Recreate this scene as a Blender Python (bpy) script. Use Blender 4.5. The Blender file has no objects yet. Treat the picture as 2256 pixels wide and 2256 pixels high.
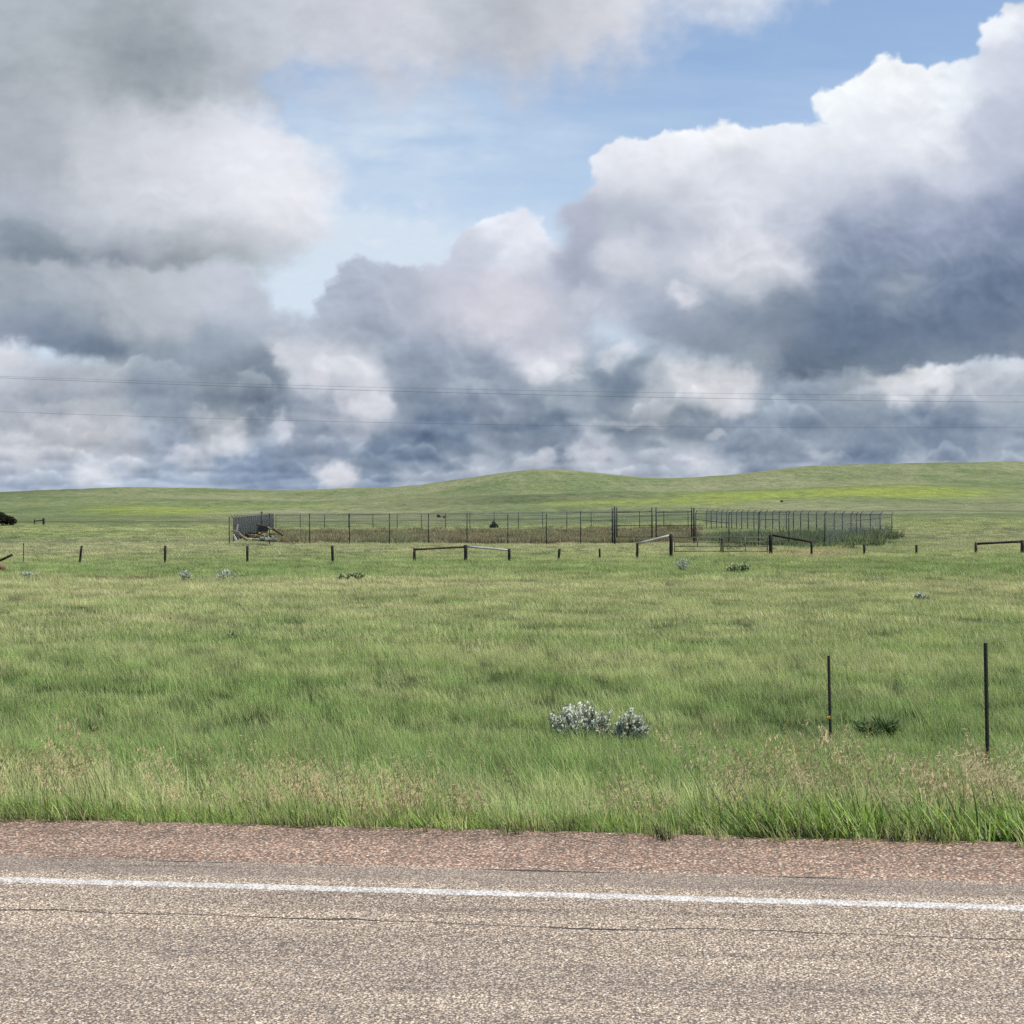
import bpy, math, random
import numpy as np
from mathutils import Vector, Matrix

random.seed(7); RNG = np.random.default_rng(7)
C = bpy.context.scene.collection
F = 3200.0          # focal length of the photograph in its own pixels (2256 wide)
EYE = 1.7
TH = math.radians(6.03)     # the road runs a little askew to the view
CT, ST = math.cos(TH), math.sin(TH)

def at(px, py, d):
    """ray through a pixel of the photograph, stopped at depth d"""
    return Vector(((px - 1128) / F * d, d, EYE + (1130 - py) / F * d))
# ---------------------------------------------------------------- cloud field
# plane coordinates: U right, V down, in units where 2740.5 = 1 radian-ish (tangent plane of the view north)
SKF = 2740.5
def _hash(ix, iy, seed):
    h = (ix * 374761393 + iy * 668265263 + seed * 974711) & 0xFFFFFFFF
    h = ((h ^ (h >> 13)) * 1274126177) & 0xFFFFFFFF
    h = h ^ (h >> 16)
    return h
def perlin(x, y, seed=0):
    xi = np.floor(x); yi = np.floor(y)
    fx = x - xi; fy = y - yi
    xi = xi.astype(np.int64); yi = yi.astype(np.int64)
    def g(a, b, dx, dy):
        ang = _hash(a, b, seed).astype(np.float64) * (2 * math.pi / 4294967296.0)
        return np.cos(ang) * dx + np.sin(ang) * dy
    u = fx * fx * fx * (fx * (fx * 6 - 15) + 10); v = fy * fy * fy * (fy * (fy * 6 - 15) + 10)
    a = g(xi, yi, fx, fy); b = g(xi + 1, yi, fx - 1, fy)
    c = g(xi, yi + 1, fx, fy - 1); d = g(xi + 1, yi + 1, fx - 1, fy - 1)
    return 1.5 * ((a + (b - a) * u) + ((c + (d - c) * u) - (a + (b - a) * u)) * v)
def fbm(x, y, octs=5, seed=0, gain=0.5, lac=2.03):
    s = 0; amp = 1.0; tot = 0
    for o in range(octs):
        s = s + amp * perlin(x, y, seed + o * 17); tot += amp
        x = x * lac + 3.7; y = y * lac - 1.9; amp *= gain
    return s / tot
def billow(x, y, octs=5, seed=0, gain=0.5):
    s = 0; amp = 1.0; tot = 0
    for o in range(octs):
        s = s + amp * (1 - 1.7 * np.sqrt(perlin(x, y, seed + o * 13) ** 2 + 0.012)); tot += amp
        x = x * 2.07 + 1.3; y = y * 2.07 + 4.1; amp *= gain
    return s / tot
def sstep(a, b, x):
    t = np.clip((x - a) / (b - a), 0, 1); return t * t * (3 - 2 * t)
def poly_sdf(X, Y, pts):
    d = np.full(X.shape, 1e18); ins = np.zeros(X.shape, bool)
    n = len(pts)
    for i in range(n):
        ax, ay = pts[i]; bx_, by_ = pts[(i + 1) % n]
        ex, ey = bx_ - ax, by_ - ay
        wx, wy = X - ax, Y - ay
        t = np.clip((wx * ex + wy * ey) / (ex * ex + ey * ey + 1e-9), 0, 1)
        d = np.minimum(d, (wx - ex * t) ** 2 + (wy - ey * t) ** 2)
        c = ((ay <= Y) & (by_ > Y)) | ((by_ <= Y) & (ay > Y))
        if abs(ey) > 1e-9:
            ins ^= c & (X < ax + (Y - ay) / ey * ex)
    return np.where(ins, np.sqrt(d), -np.sqrt(d))
def ctrl(X, Y, pts):
    # (x, y, r, g, b, sigma): normalised gaussian blend of tones
    num = np.zeros(X.shape + (3,)); den = np.full(X.shape, 1e-12)
    for (x, y, r, g, b, s) in pts:
        s = s * .82
        w = np.exp(-((X - x) ** 2 + ((Y - y) * 1.15) ** 2) / (2 * s * s)) + 1e-7 * np.exp(-np.hypot(X - x, Y - y) / 400.0)
        num += w[..., None] * np.array((r, g, b)); den += w
    return num / den[..., None]

def sky_field(X, Y):
    """cloud radiance (sRGB 0-255) and cover (0-1) at tangent-plane positions"""
    H = X.shape
    w1 = fbm(X / 210, Y / 170, 5, 3); w2 = fbm(X / 210, Y / 170, 5, 29)
    f1 = fbm(X / 60, Y / 52, 5, 5, .55); f2 = fbm(X / 60, Y / 52, 5, 41, .55)
    Xw = X + 26 * w1 + 16 * f1; Yw = Y + 22 * w2 + 14 * f2
    Xs = X + 38 * w1 + 24 * f1; Ys = Y + 30 * w2 + 18 * f2
    det = fbm(X / 60 + .5 * w2, Y / 40, 5, 77, .5)
    bil = billow(Xw / 120, Yw / 95, 5, 91, .5)
    # relief light from the upper left of each lump
    e = 10.0
    g1 = fbm(X / 90, Y / 80, 3, 5, .5); g2 = fbm(X / 90, Y / 80, 3, 41, .5)
    hb = lambda a, b: billow((a + 30 * w1 + 24 * g1) / 120, (b + 26 * w2 + 20 * g2) / 96, 4, 19, .40)
    h0 = hb(X, Y)
    rel = h0 - hb(X + e * .6, Y - e)
    rel = rel * 2.6 / np.sqrt(1 + (rel * 2.6) ** 2) + (h0 - h0.mean()) * .9
    rel = .62 * rel * (.35 + .9 * sstep(-.3, .35, fbm(X / 260, Y / 200, 2, 611)))
    soft = fbm(X / 150, Y / 90, 4, 55)
    lo = billow(X / 330, Y / 260, 3, 201, .5)

    # ---- thin veil over the blue
    veil = 0.12 + 0.34 * sstep(40, 420, Y) + 0.44 * sstep(360, 520, Y)
    veil = veil + 0.26 * np.exp(-((X - 700) / 330) ** 2 - ((Y - 215) / 120) ** 2)
    veil = veil + .42 * np.exp(-((X - 640) / 170) ** 2 - ((Y - 500) / 80) ** 2)
    st = fbm(X / 260 + Y / 500, Y / 46 - X / 700, 5, 8, .55)
    veil = veil + 0.15 * np.clip(st, -.4, 1) * sstep(0, 200, Y) + .03 * st
    cov = np.clip(veil, 0, .94)
    col = np.zeros(H + (3,)) + np.array((212., 226., 240.))

    wisp = np.exp(-((X - 660) / 200) ** 2 - ((Y - 505) / 95) ** 2) * (.55 + .9 * fbm(X / 90 + .5 * w1, Y / 50, 5, 961, .55)) + .5 * np.exp(-((X - 760) / 260) ** 2 - ((Y - 265) / 70) ** 2) * np.clip(.3 + fbm(X / 170, Y / 60, 4, 967, .55), 0, 1)
    cov = np.clip(cov + 1.15 * wisp, 0, .98)
    def over(mask, c):
        nonlocal col, cov
        m = np.clip(mask, 0, 1)
        out = m + cov * (1 - m)
        col = (c * m[..., None] + col * (cov * (1 - m))[..., None]) / np.maximum(out, 1e-6)[..., None]
        cov = out

    def layer(poly, pts, softn=22, wa=16, fa=15, relief=10, detail=5, rim=0, rimw=26, opac=1.0, ww=1.0, soft_pts=()):
        sd = poly_sdf(X + ww * wa * w1 + ww * fa * f1, Y + ww * wa * w2 + ww * fa * f2, poly)
        sd = sd + 13 * (bil - .45) * (fa / 15.0)
        softn = softn + 0 * X
        for (sx, sy, sr, sv) in soft_pts:
            softn = softn + sv * np.exp(-((X - sx) ** 2 + (Y - sy) ** 2) / (2.0 * sr * sr))
        m = sstep(-softn * .45, softn * .75, sd) * opac
        c = ctrl(Xs, Ys, pts)
        r = rel * relief + det * detail + soft * detail * 1.2
        if rim:
            r = r + rim * np.exp(-np.clip(sd, 0, None) / rimw)
        c = c + r[..., None] * np.array((1.0, 0.97, 0.9))
        over(m, c)
        return m

    # ---- small shreds in the gap
    sh = sstep(.05, .5, fbm(Xw / 70, Yw / 48, 5, 301, .6)) * np.exp(-((X - 740) / 95) ** 2 - ((Y - 425) / 48) ** 2)
    over(sh * .95, np.zeros(H + (3,)) + np.array((226., 231., 242.)))

    # ---- central bank
    layer([(1130, 720), (1130, 420), (1075, 470), (1035, 445), (1018, 418), (985, 408), (945, 402), (905, 414), (893, 440), (862, 470),
           (838, 492), (800, 500), (762, 508), (735, 497), (690, 484), (655, 500), (620, 524), (598, 562), (578, 598),
           (540, 592), (505, 590), (480, 570), (430, 600), (430, 740), (700, 780)],
          [(955, 425, 228, 233, 244, 28), (990, 462, 226, 230, 241, 40), (915, 475, 202, 208, 222, 28), (850, 505, 190, 197, 215, 34),
           (690, 515, 176, 185, 204, 40), (620, 570, 172, 181, 200, 40), (560, 610, 178, 187, 204, 40), (750, 580, 178, 185, 202, 50),
           (860, 570, 200, 202, 216, 55), (920, 600, 213, 212, 223, 60), (1010, 590, 206, 207, 219, 55), (1060, 520, 190, 196, 213, 40),
           (1000, 660, 188, 193, 208, 50), (850, 660, 158, 169, 190, 45), (900, 695, 138, 151, 175, 40), (800, 700, 142, 155, 179, 40),
           (700, 660, 160, 171, 190, 45), (640, 660, 174, 182, 198, 40), (525, 655, 206, 209, 220, 24), (545, 690, 196, 201, 213, 30),
           (1100, 640, 182, 190, 207, 40), (470, 650, 170, 178, 194, 40)],
          softn=14, wa=24, fa=24, relief=12, detail=6, rim=7, rimw=16, soft_pts=[(1060, 640, 80, 40), (480, 640, 60, 30)])

    # ---- upper overcast sheet
    layer([(-2600, -2600), (2300, -2600), (1900, -150), (1560, 8), (1440, 22), (1330, 30), (1270, 62), (1215, 110), (1140, 140), (1020, 165),
           (900, 168), (800, 172), (690, 178), (600, 176), (540, 190), (500, 240), (300, 300), (0, 340), (-2600, 400)],
          [(60, 40, 172, 180, 192, 90), (250, 85, 148, 157, 168, 90), (330, 130, 154, 163, 174, 70), (120, 130, 172, 180, 188, 80),
           (450, 130, 178, 185, 196, 60), (500, 40, 192, 198, 209, 80), (640, 40, 205, 209, 221, 80), (650, 130, 200, 206, 221, 60),
           (760, 110, 207, 211, 223, 60), (720, 20, 212, 214, 224, 60), (850, 50, 188, 194, 205, 60), (960, 70, 181, 186, 198, 60),
           (960, 140, 198, 202, 214, 50), (1060, 40, 200, 203, 213, 60), (1120, 110, 206, 209, 219, 50), (1200, 40, 218, 220, 228, 60),
           (1300, 25, 218, 223, 233, 60), (1450, 10, 214, 221, 234, 60), (0, 250, 167, 174, 187, 80), (150, 220, 184, 190, 198, 70),
           (-500, 0, 170, 178, 190, 400), (600, -600, 195, 200, 210, 500), (-200, -800, 180, 187, 198, 500), (1600, -800, 205, 212, 225, 400)],
          softn=72, wa=70, fa=50, relief=2, detail=9, soft_pts=[(1300, 70, 170, 80), (1000, 170, 200, 40), (650, 190, 120, 60)])

    # ---- big left cumulus
    layer([(-2600, 150), (60, 190), (200, 196), (330, 186), (410, 172), (470, 205), (512, 240), (560, 262), (604, 292), (632, 322),
           (648, 352), (650, 388), (640, 425), (606, 458), (556, 486), (480, 512), (400, 524), (300, 530), (150, 536), (-2600, 560)],
          [(30, 300, 174, 180, 192, 60), (60, 225, 172, 178, 191, 60), (180, 225, 196, 201, 210, 60), (300, 215, 205, 209, 217, 60),
           (420, 215, 212, 216, 226, 45), (200, 320, 203, 207, 215, 60), (330, 300, 216, 219, 228, 60), (440, 280, 231, 234, 243, 60),
           (530, 300, 226, 229, 238, 45), (600, 350, 232, 234, 241, 45), (500, 370, 234, 236, 242, 55), (420, 380, 224, 227, 235, 50),
           (330, 390, 210, 214, 224, 50), (220, 400, 204, 209, 219, 45), (110, 390, 188, 194, 206, 45), (30, 385, 178, 186, 201, 40),
           (560, 430, 218, 220, 228, 40), (480, 450, 200, 204, 213, 40), (380, 450, 180, 186, 195, 45), (275, 460, 176, 183, 195, 40),
           (170, 450, 178, 186, 199, 35), (40, 440, 140, 152, 169, 45), (100, 490, 128, 141, 156, 45), (230, 500, 132, 142, 158, 50),
           (350, 505, 140, 148, 161, 40), (450, 495, 158, 166, 174, 40), (540, 480, 182, 189, 200, 35), (20, 530, 130, 142, 156, 45),
           (-600, 300, 175, 182, 192, 300), (-600, 520, 140, 150, 165, 150)],
          softn=46, wa=48, fa=30, relief=7, detail=6, soft_pts=[(600, 470, 110, 36), (150, 200, 200, 40), (330, 200, 120, 20)])

    # ---- left middle bank
    layer([(-2600, 460), (-200, 470), (0, 480), (120, 490), (220, 495), (330, 500), (400, 498), (455, 508), (500, 545), (497, 585), (520, 620), (508, 660), (512, 690),
           (470, 705), (380, 712), (300, 706), (240, 700), (160, 690), (70, 672), (20, 650), (-300, 680), (-2600, 700)],
          [(30, 570, 160, 170, 184, 45), (140, 560, 172, 180, 193, 50), (240, 560, 184, 190, 200, 50), (340, 555, 190, 196, 207, 45),
           (430, 530, 198, 203, 216, 35), (470, 580, 184, 192, 207, 40), (330, 610, 186, 192, 203, 40), (250, 600, 176, 183, 195, 40),
           (130, 600, 160, 170, 186, 40), (40, 620, 140, 152, 175, 40), (110, 650, 118, 133, 156, 40), (200, 668, 116, 131, 151, 45),
           (290, 660, 136, 149, 167, 40), (390, 660, 152, 164, 183, 45), (470, 660, 164, 175, 193, 40), (-500, 620, 140, 152, 175, 200)],
          softn=26, wa=26, fa=22, relief=9, detail=6)

    # ---- horizon bands: a broken layer seen in perspective
    dep = np.maximum(975 - Y, 8.0)
    px = (X - 966) / dep; pz = 950.0 / dep
    base = ctrl(Xs, Ys, [(0, 690, 196, 202, 214, 40), (60, 665, 186, 194, 209, 30), (60, 760, 170, 177, 191, 45), (170, 735, 172, 180, 193, 40),
            (60, 820, 180, 185, 196, 40), (60, 860, 196, 201, 212, 35), (170, 800, 184, 188, 198, 35), (180, 885, 196, 205, 219, 28), (80, 905, 168, 181, 202, 40),
            (300, 750, 156, 167, 184, 40), (400, 770, 140, 151, 167, 40), (500, 770, 136, 148, 165, 36), (420, 800, 190, 194, 203, 26),
            (310, 860, 158, 170, 190, 36), (250, 850, 186, 192, 204, 28), (380, 856, 180, 188, 202, 28), (440, 830, 196, 202, 213, 22), (440, 885, 150, 166, 191, 26), (520, 880, 138, 155, 182, 34),
            (520, 830, 176, 186, 202, 26), (610, 720, 200, 205, 216, 30), (690, 765, 202, 206, 217, 28), (600, 770, 172, 181, 197, 32), (640, 800, 170, 178, 194, 34),
            (590, 840, 150, 162, 182, 34), (640, 893, 204, 206, 213, 20), (640, 852, 148, 161, 184, 22), (640, 930, 168, 181, 202, 20), (570, 905, 150, 165, 190, 24), (700, 905, 158, 172, 194, 22), (720, 875, 128, 144, 168, 34), (820, 835, 124, 140, 164, 44), (780, 790, 150, 162, 181, 40),
            (940, 740, 158, 169, 187, 44), (950, 810, 136, 149, 169, 44), (900, 875, 178, 186, 201, 36), (1000, 870, 180, 188, 203, 30), (1030, 835, 128, 142, 163, 36), (800, 915, 176, 186, 203, 40),
            (1030, 690, 206, 209, 220, 30), (1080, 740, 156, 168, 184, 34), (1180, 715, 134, 148, 167, 34), (1160, 660, 176, 188, 205, 26), (1170, 685, 190, 198, 213, 18), (1250, 720, 180, 188, 200, 24),
            (1300, 705, 208, 211, 218, 28), (1370, 740, 202, 205, 213, 30), (1240, 780, 178, 185, 196, 34), (1200, 810, 136, 149, 167, 36), (1300, 800, 142, 154, 171, 36),
            (1130, 860, 184, 191, 206, 36), (1240, 860, 172, 181, 197, 36), (1400, 840, 152, 164, 184, 40), (1470, 780, 154, 167, 185, 44), (1330, 880, 196, 202, 214, 30),
            (1560, 800, 146, 159, 178, 44), (1620, 770, 160, 170, 184, 34), (1700, 745, 200, 204, 211, 30), (1770, 725, 216, 219, 224, 30), (1640, 830, 132, 147, 170, 44), (1760, 810, 134, 149, 172, 44),
            (1800, 770, 152, 163, 182, 36), (1870, 710, 184, 192, 204, 36), (1910, 760, 168, 178, 193, 36), (1900, 830, 152, 165, 184, 40), (1550, 870, 166, 177, 195, 36), (1750, 868, 178, 187, 202, 32),
            (1900, 870, 172, 182, 198, 36), (-500, 800, 170, 178, 194, 200), (2500, 800, 160, 171, 190, 200), (966, 960, 178, 190, 208, 60), (300, 950, 176, 190, 210, 60), (1700, 950, 180, 190, 206, 60)])
    mb = np.array((168., 178., 194.)); base = mb + (base - mb) * 1.18
    base = base + (rel * 14 + det * 7)[..., None] * np.array((1.0, .95, .84))
    hz = sstep(860, 960, Y)
    base = base * (1 - .25 * hz[..., None]) + np.array((190., 201., 219.)) * (.25 * hz[..., None])
    sdh = Y - (676 + 26 * w2 + 14 * f2)
    sdh = sdh + 34 * np.exp(-((X - 590) / 110) ** 2) + 26 * np.exp(-((X + 20) / 160) ** 2) + 30 * np.exp(-((X - 1140) / 130) ** 2)
    over(sstep(-22, 30, sdh), base)
    # rows of small flat-based cumulus, the farthest (lowest) first
    for i, (yb, hgt, sc, op) in enumerate([(938, 14, 62, .5), (924, 19, 84, .6), (909, 25, 96, .7), (892, 30, 92, .75), (872, 36, 112, .75),
                                           (849, 44, 136, .7), (822, 52, 160, .65), (790, 58, 190, .6), (752, 60, 215, .5)]):
        xs = X / sc + i * 7.31
        n0 = fbm(xs + .12 * g1, 0 * X + i * 3.3, 3, 700 + i, .5)
        n1 = billow(xs * 2.3 + .4 * f1, Y / (hgt * 1.3) + .3 * f2 + i, 3, 720 + i, .5)
        yb_ = yb + hgt * .9 * fbm(X / (sc * 3.1) + i * 5.7, 0 * X + i, 2, 760 + i) + hgt * .22 * w2 + hgt * .12 * f2
        top = yb_ - hgt * np.clip(.55 + 1.5 * n0 + .42 * (n1 - .35) + .34 * f1 + .3 * g2, 0, 2)
        q = (yb_ - Y) / np.maximum(yb_ - top, 3.0)
        m = sstep(top - hgt * .10, top + hgt * (.16 + .35 * sstep(-.1, .3, w2)), Y) * (1 - sstep(yb_ - hgt * .16, yb_ + hgt * .20, Y)) * sstep(.0, .28, n0 + .24)
        sh_ = np.clip(q, 0, 1) ** 1.3
        c = base + (-27 + 62 * sh_ * (.6 + .6 * n1) + 14 * (n1 - .4) + 7 * f1)[..., None] * np.array((1.0, .96, .84))
        over(m * np.clip(op * (1.0 + 1.1 * w1), .15, 1), c)
    # little bright turrets among the bands
    def puffs(lst, tone=(219., 221., 229.), rg=1.0):
        for (cx, cy, rx, ry, t) in lst:
            q = 1 - np.hypot((X - cx + 24 * f1 + 20 * w1) / rx, (Y - cy + 20 * f2 + 18 * w2) / ry) / 1.15
            q = q + rg * (.75 * (bil - .45) + .45 * fbm(X / 28 + .4 * f2, Y / 24, 3, 881, .55))
            shade = np.clip((Y - cy) / ry, -1, 1) * 9
            over(sstep(-.18, .85, q) * t * .88, np.zeros(H + (3,)) + np.array(tone) + (rel * 24 + det * 10 - shade * 1.5)[..., None])
    puffs([(1686, 812, 130, 36, .75), (1441, 828, 100, 36, .6), (1016, 828, 90, 20, .7), (870, 838, 80, 24, .6), (720, 872, 90, 26, .6), (545, 868, 60, 30, .6), (110, 748, 110, 14, .4), (520, 768, 90, 16, .6)], (136., 149., 169.), .7)
    puffs([(530, 660, 24, 40, .75), (602, 710, 18, 44, .85), (695, 765, 36, 30, .85), (652, 740, 26, 18, .4), (435, 845, 30, 36, .7), (535, 820, 26, 38, .65), (340, 855, 46, 20, .6), (170, 890, 36, 22, .8), (25, 830, 60, 14, .55), (30, 856, 52, 13, .5),
           (105, 795, 64, 13, .5), (630, 893, 36, 17, .95), (370, 785, 34, 24, .4), (10, 672, 42, 32, .8), (1041, 705, 54, 24, .7), (1116, 855, 40, 22, .6), (1016, 862, 54, 13, .6), (1176, 796, 70, 8, .4), (1351, 820, 18, 10, .5), (1381, 755, 22, 32, .6), (1316, 712, 46, 20, .6), (930, 900, 70, 10, .35), (1560, 860, 60, 9, .3), (1300, 872, 60, 10, .4)])

    # ---- great right cumulus
    R = [(1046, 500), (1052, 440), (1042, 415), (1058, 385), (1100, 368), (1112, 340), (1122, 300), (1136, 272), (1162, 258), (1215, 252), (1288, 243), (1335, 232), (1390, 220), (1410, 226),
         (1440, 236), (1490, 231), (1530, 236), (1562, 232), (1536, 206), (1530, 188), (1550, 170), (1576, 158), (1606, 140), (1640, 112), (1664, 102),
         (1696, 104), (1726, 120), (1746, 138), (1776, 120), (1796, 128), (1826, 118), (1846, 108), (1850, 78), (1846, 42), (1868, 24), (1900, 20), (1935, 2),
         (2100, -150), (2700, -500), (2700, 690), (1932, 672), (1850, 684), (1760, 690), (1690, 700), (1600, 716), (1520, 714), (1440, 704), (1340, 690), (1260, 672), (1200, 660),
         (1150, 640), (1110, 640), (1070, 600), (1055, 550)]
    layer(R,
          [(1068, 450, 176, 182, 201, 30), (1080, 520, 160, 168, 190, 34), (1100, 400, 182, 188, 206, 34), (1140, 330, 214, 219, 230, 34),
           (1160, 285, 232, 235, 243, 32), (1260, 270, 238, 241, 247, 40), (1390, 245, 243, 246, 250, 36), (1480, 262, 236, 240, 247, 40),
           (1230, 330, 222, 225, 234, 45), (1180, 395, 196, 202, 215, 40), (1290, 380, 206, 211, 223, 45), (1370, 340, 218, 222, 232, 50), (1450, 330, 214, 218, 229, 50),
           (1240, 425, 182, 189, 206, 34), (1215, 450, 202, 206, 219, 24), (1160, 490, 204, 208, 221, 32), (1130, 540, 184, 191, 208, 36), (1225, 500, 196, 202, 216, 30),
           (1310, 455, 206, 210, 222, 36), (1400, 470, 216, 219, 229, 38), (1470, 495, 212, 215, 225, 36), (1500, 530, 196, 201, 213, 30), (1350, 500, 214, 217, 227, 36), (1425, 535, 200, 205, 216, 34),
           (1290, 555, 214, 217, 226, 20), (1250, 545, 178, 186, 203, 30), (1330, 580, 158, 169, 188, 44), (1200, 590, 168, 178, 198, 44), (1160, 600, 190, 196, 211, 24),
           (1590, 190, 240, 246, 250, 36), (1680, 135, 246, 249, 252, 44), (1640, 210, 234, 239, 246, 40), (1740, 190, 238, 242, 248, 40), (1720, 260, 232, 236, 244, 44), (1810, 170, 236, 242, 249, 34),
           (1600, 260, 232, 237, 245, 44), (1550, 300, 220, 225, 235, 44), (1640, 320, 214, 219, 231, 44), (1760, 300, 216, 221, 233, 36), (1790, 345, 204, 210, 226, 36), (1880, 60, 240, 244, 250, 26),
           (1870, 140, 214, 220, 234, 32), (1910, 110, 206, 212, 228, 40), (1900, 230, 192, 200, 218, 44), (1870, 320, 190, 198, 217, 44), (1520, 400, 196, 202, 218, 44),
           (1560, 350, 202, 208, 223, 40), (1640, 380, 176, 184, 205, 44), (1740, 400, 168, 177, 200, 44), (1590, 440, 142, 155, 181, 44), (1540, 470, 176, 184, 202, 30), (1680, 450, 140, 153, 180, 50), (1800, 430, 150, 161, 188, 50), (1910, 400, 140, 152, 181, 50),
           (1580, 520, 132, 146, 171, 50), (1700, 530, 138, 151, 173, 44), (1700, 555, 146, 159, 178, 26), (1800, 540, 122, 137, 164, 54), (1910, 540, 116, 131, 158, 54),
           (1480, 590, 134, 147, 168, 50), (1400, 620, 136, 149, 168, 50), (1580, 620, 116, 131, 155, 54), (1700, 620, 110, 125, 150, 54), (1820, 620, 112, 127, 152, 54), (1920, 620, 118, 132, 157, 54),
           (1260, 630, 152, 164, 183, 40), (1180, 630, 170, 181, 200, 30), (1330, 660, 138, 150, 168, 40), (1420, 680, 144, 155, 170, 34), (1520, 690, 108, 122, 142, 44), (1600, 696, 112, 126, 145, 40), (1700, 675, 122, 135, 155, 40),
           (1800, 665, 138, 150, 168, 36), (1910, 655, 146, 157, 174, 36), (2300, 300, 175, 184, 204, 200), (2300, 600, 120, 134, 160, 200)],
          softn=9, wa=13, fa=20, relief=13, detail=6, rim=5, rimw=18, soft_pts=[(1060, 560, 75, 70), (1110, 640, 80, 60), (1300, 690, 90, 30), (1500, 715, 200, 16), (1045, 440, 40, 16)])
    # soft underside and shreds hanging from it
    tat = sstep(-.1, .55, fbm(X / 130 + .4 * f1, Y / 46, 5, 501, .58)) * np.exp(-((Y - 700) / 22) ** 2) * sstep(1180, 1300, X)
    over(tat * .55, np.zeros(H + (3,)) + np.array((150., 161., 178.)))
    puffs([(1190, 712, 56, 32, .75)], (132., 147., 168.), .6)
    puffs([(1776, 720, 27, 30, .95), (1722, 735, 44, 22, .75), (1690, 764, 30, 12, .55), (1640, 745, 50, 12, .35), (1166, 664, 36, 20, .7), (1145, 690, 28, 14, .55), (1300, 700, 34, 14, .6), (1352, 722, 40, 16, .6), (1906, 700, 44, 26, .55), (1850, 718, 30, 14, .4), (1055, 702, 44, 18, .5),
           (1286, 558, 24, 28, .7), (1181, 495, 58, 38, .45), (1226, 445, 24, 20, .45), (1416, 500, 90, 32, .35), (1401, 455, 32, 34, .35), (1330, 490, 40, 22, .3), (1500, 520, 40, 24, .25), (1780, 292, 30, 20, .45), (1100, 560, 26, 20, .35)])
    puffs([(1706, 535, 44, 26, .45)], (158., 170., 186.), .6)
    over(.32 * np.exp(-((X - 1180) / 75) ** 2 - ((Y - 405) / 34) ** 2) + .30 * np.exp(-((X - 1275) / 70) ** 2 - ((Y - 440) / 30) ** 2) + .25 * np.exp(-((X - 1090) / 30) ** 2 - ((Y - 470) / 60) ** 2), np.zeros(H + (3,)) + np.array((158., 167., 188.)))
    fine = fbm(X / 20 + .6 * f1, Y / 15 + .4 * f2, 4, 991, .6)
    col = col + (fine * (3.0 + 4.0 * sstep(600, 760, Y)))[..., None]
    lum0 = col.mean(-1, keepdims=True); kk = np.clip(1 - np.abs(lum0 - 170) / 60, 0, 1); col = col + kk * np.array((0., .3, -2.5))
    lum = col.mean(-1, keepdims=True); k = np.clip((182 - lum) / 90, 0, 1)
    col = col - k * np.array((13., 12., 13.))
    return np.clip(col, 60, 253), np.clip(cov, 0, 1)
# ---------------------------------------------------------------- terrain heights
def cubic(xk, yk, x):
    """monotone-ish hermite interpolation along the last axis of yk (N, K) at x (N,)"""
    xk = np.asarray(xk, float); K = len(xk)
    i = np.clip(np.searchsorted(xk, x) - 1, 0, K - 2)
    h = xk[1:] - xk[:-1]
    sl = (yk[:, 1:] - yk[:, :-1]) / h
    m = np.zeros_like(yk)
    a, b = sl[:, :-1], sl[:, 1:]
    m[:, 1:-1] = np.where(a * b > 0, 2 * a * b / np.where(np.abs(a + b) < 1e-9, 1e-9, a + b), 0)
    m[:, 0] = sl[:, 0]; m[:, -1] = sl[:, -1]
    r = np.arange(len(x)); hh = h[i]; t = np.clip((x - xk[i]) / hh, 0, 1)
    y0, y1, m0, m1 = yk[r, i], yk[r, i + 1], m[r, i], m[r, i + 1]
    return (2*t**3 - 3*t**2 + 1)*y0 + (t**3 - 2*t**2 + t)*hh*m0 + (-2*t**3 + 3*t**2)*y1 + (t**3 - t**2)*hh*m1

SKY_X = [-900, -300, 0, 78, 156, 272, 428, 525, 607, 681, 752, 869, 923, 1024, 1102, 1180, 1238, 1336, 1433, 1504, 1621, 1737, 1796, 1874, 1952, 2088, 2205, 2256, 2600, 3200]
SKY_Y = [1092, 1090, 1085, 1082, 1081, 1076, 1076, 1079, 1082, 1081, 1077, 1075, 1071, 1056, 1044, 1036, 1037, 1046, 1055, 1055, 1049, 1033, 1028, 1025, 1026, 1023, 1021, 1022, 1030, 1050]
COLX = [-900, 200, 700, 1150, 1600, 2000, 2900]
ROWS = [(106, [1240, 1238, 1237, 1231, 1221, 1218, 1215], .15), (135, [1197, 1196, 1196, 1197, 1195, 1186, 1180], .15),
        (200, [1172, 1172, 1172, 1172, 1165, 1158, 1156], .1), (265, [1163, 1163, 1163, 1161, 1152, 1147, 1145], .1),
        (330, [1149, 1149, 1151, 1152, 1143, 1135, 1133], 0), (450, [1134, 1134, 1137, 1137, 1127, 1120, 1118], 0),
        (640, [1116, 1112, 1120, 1114, 1104, 1094, 1096], 0), (820, [1101, 1095, 1106, 1089, 1082, 1068, 1082], 0),
        (1000, [1100, 1094, 1104, 1080, 1081, 1067, 1079], 0)]
DK = [21.0, 60.0] + [r[0] for r in ROWS] + [1500.0, 2300.0, 6500.0]
def base_profile(t):
    return np.interp(t, [-400, -40, -14, -6.5, -5.0, 7.60, 7.76, 9.0, 11.0, 15.4, 21.0, 60], [-1.5, -1.2, -0.8, -0.12, -0.07, -0.07, -0.06, -0.30, -0.62, -1.06, -1.62, -1.75])
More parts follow.
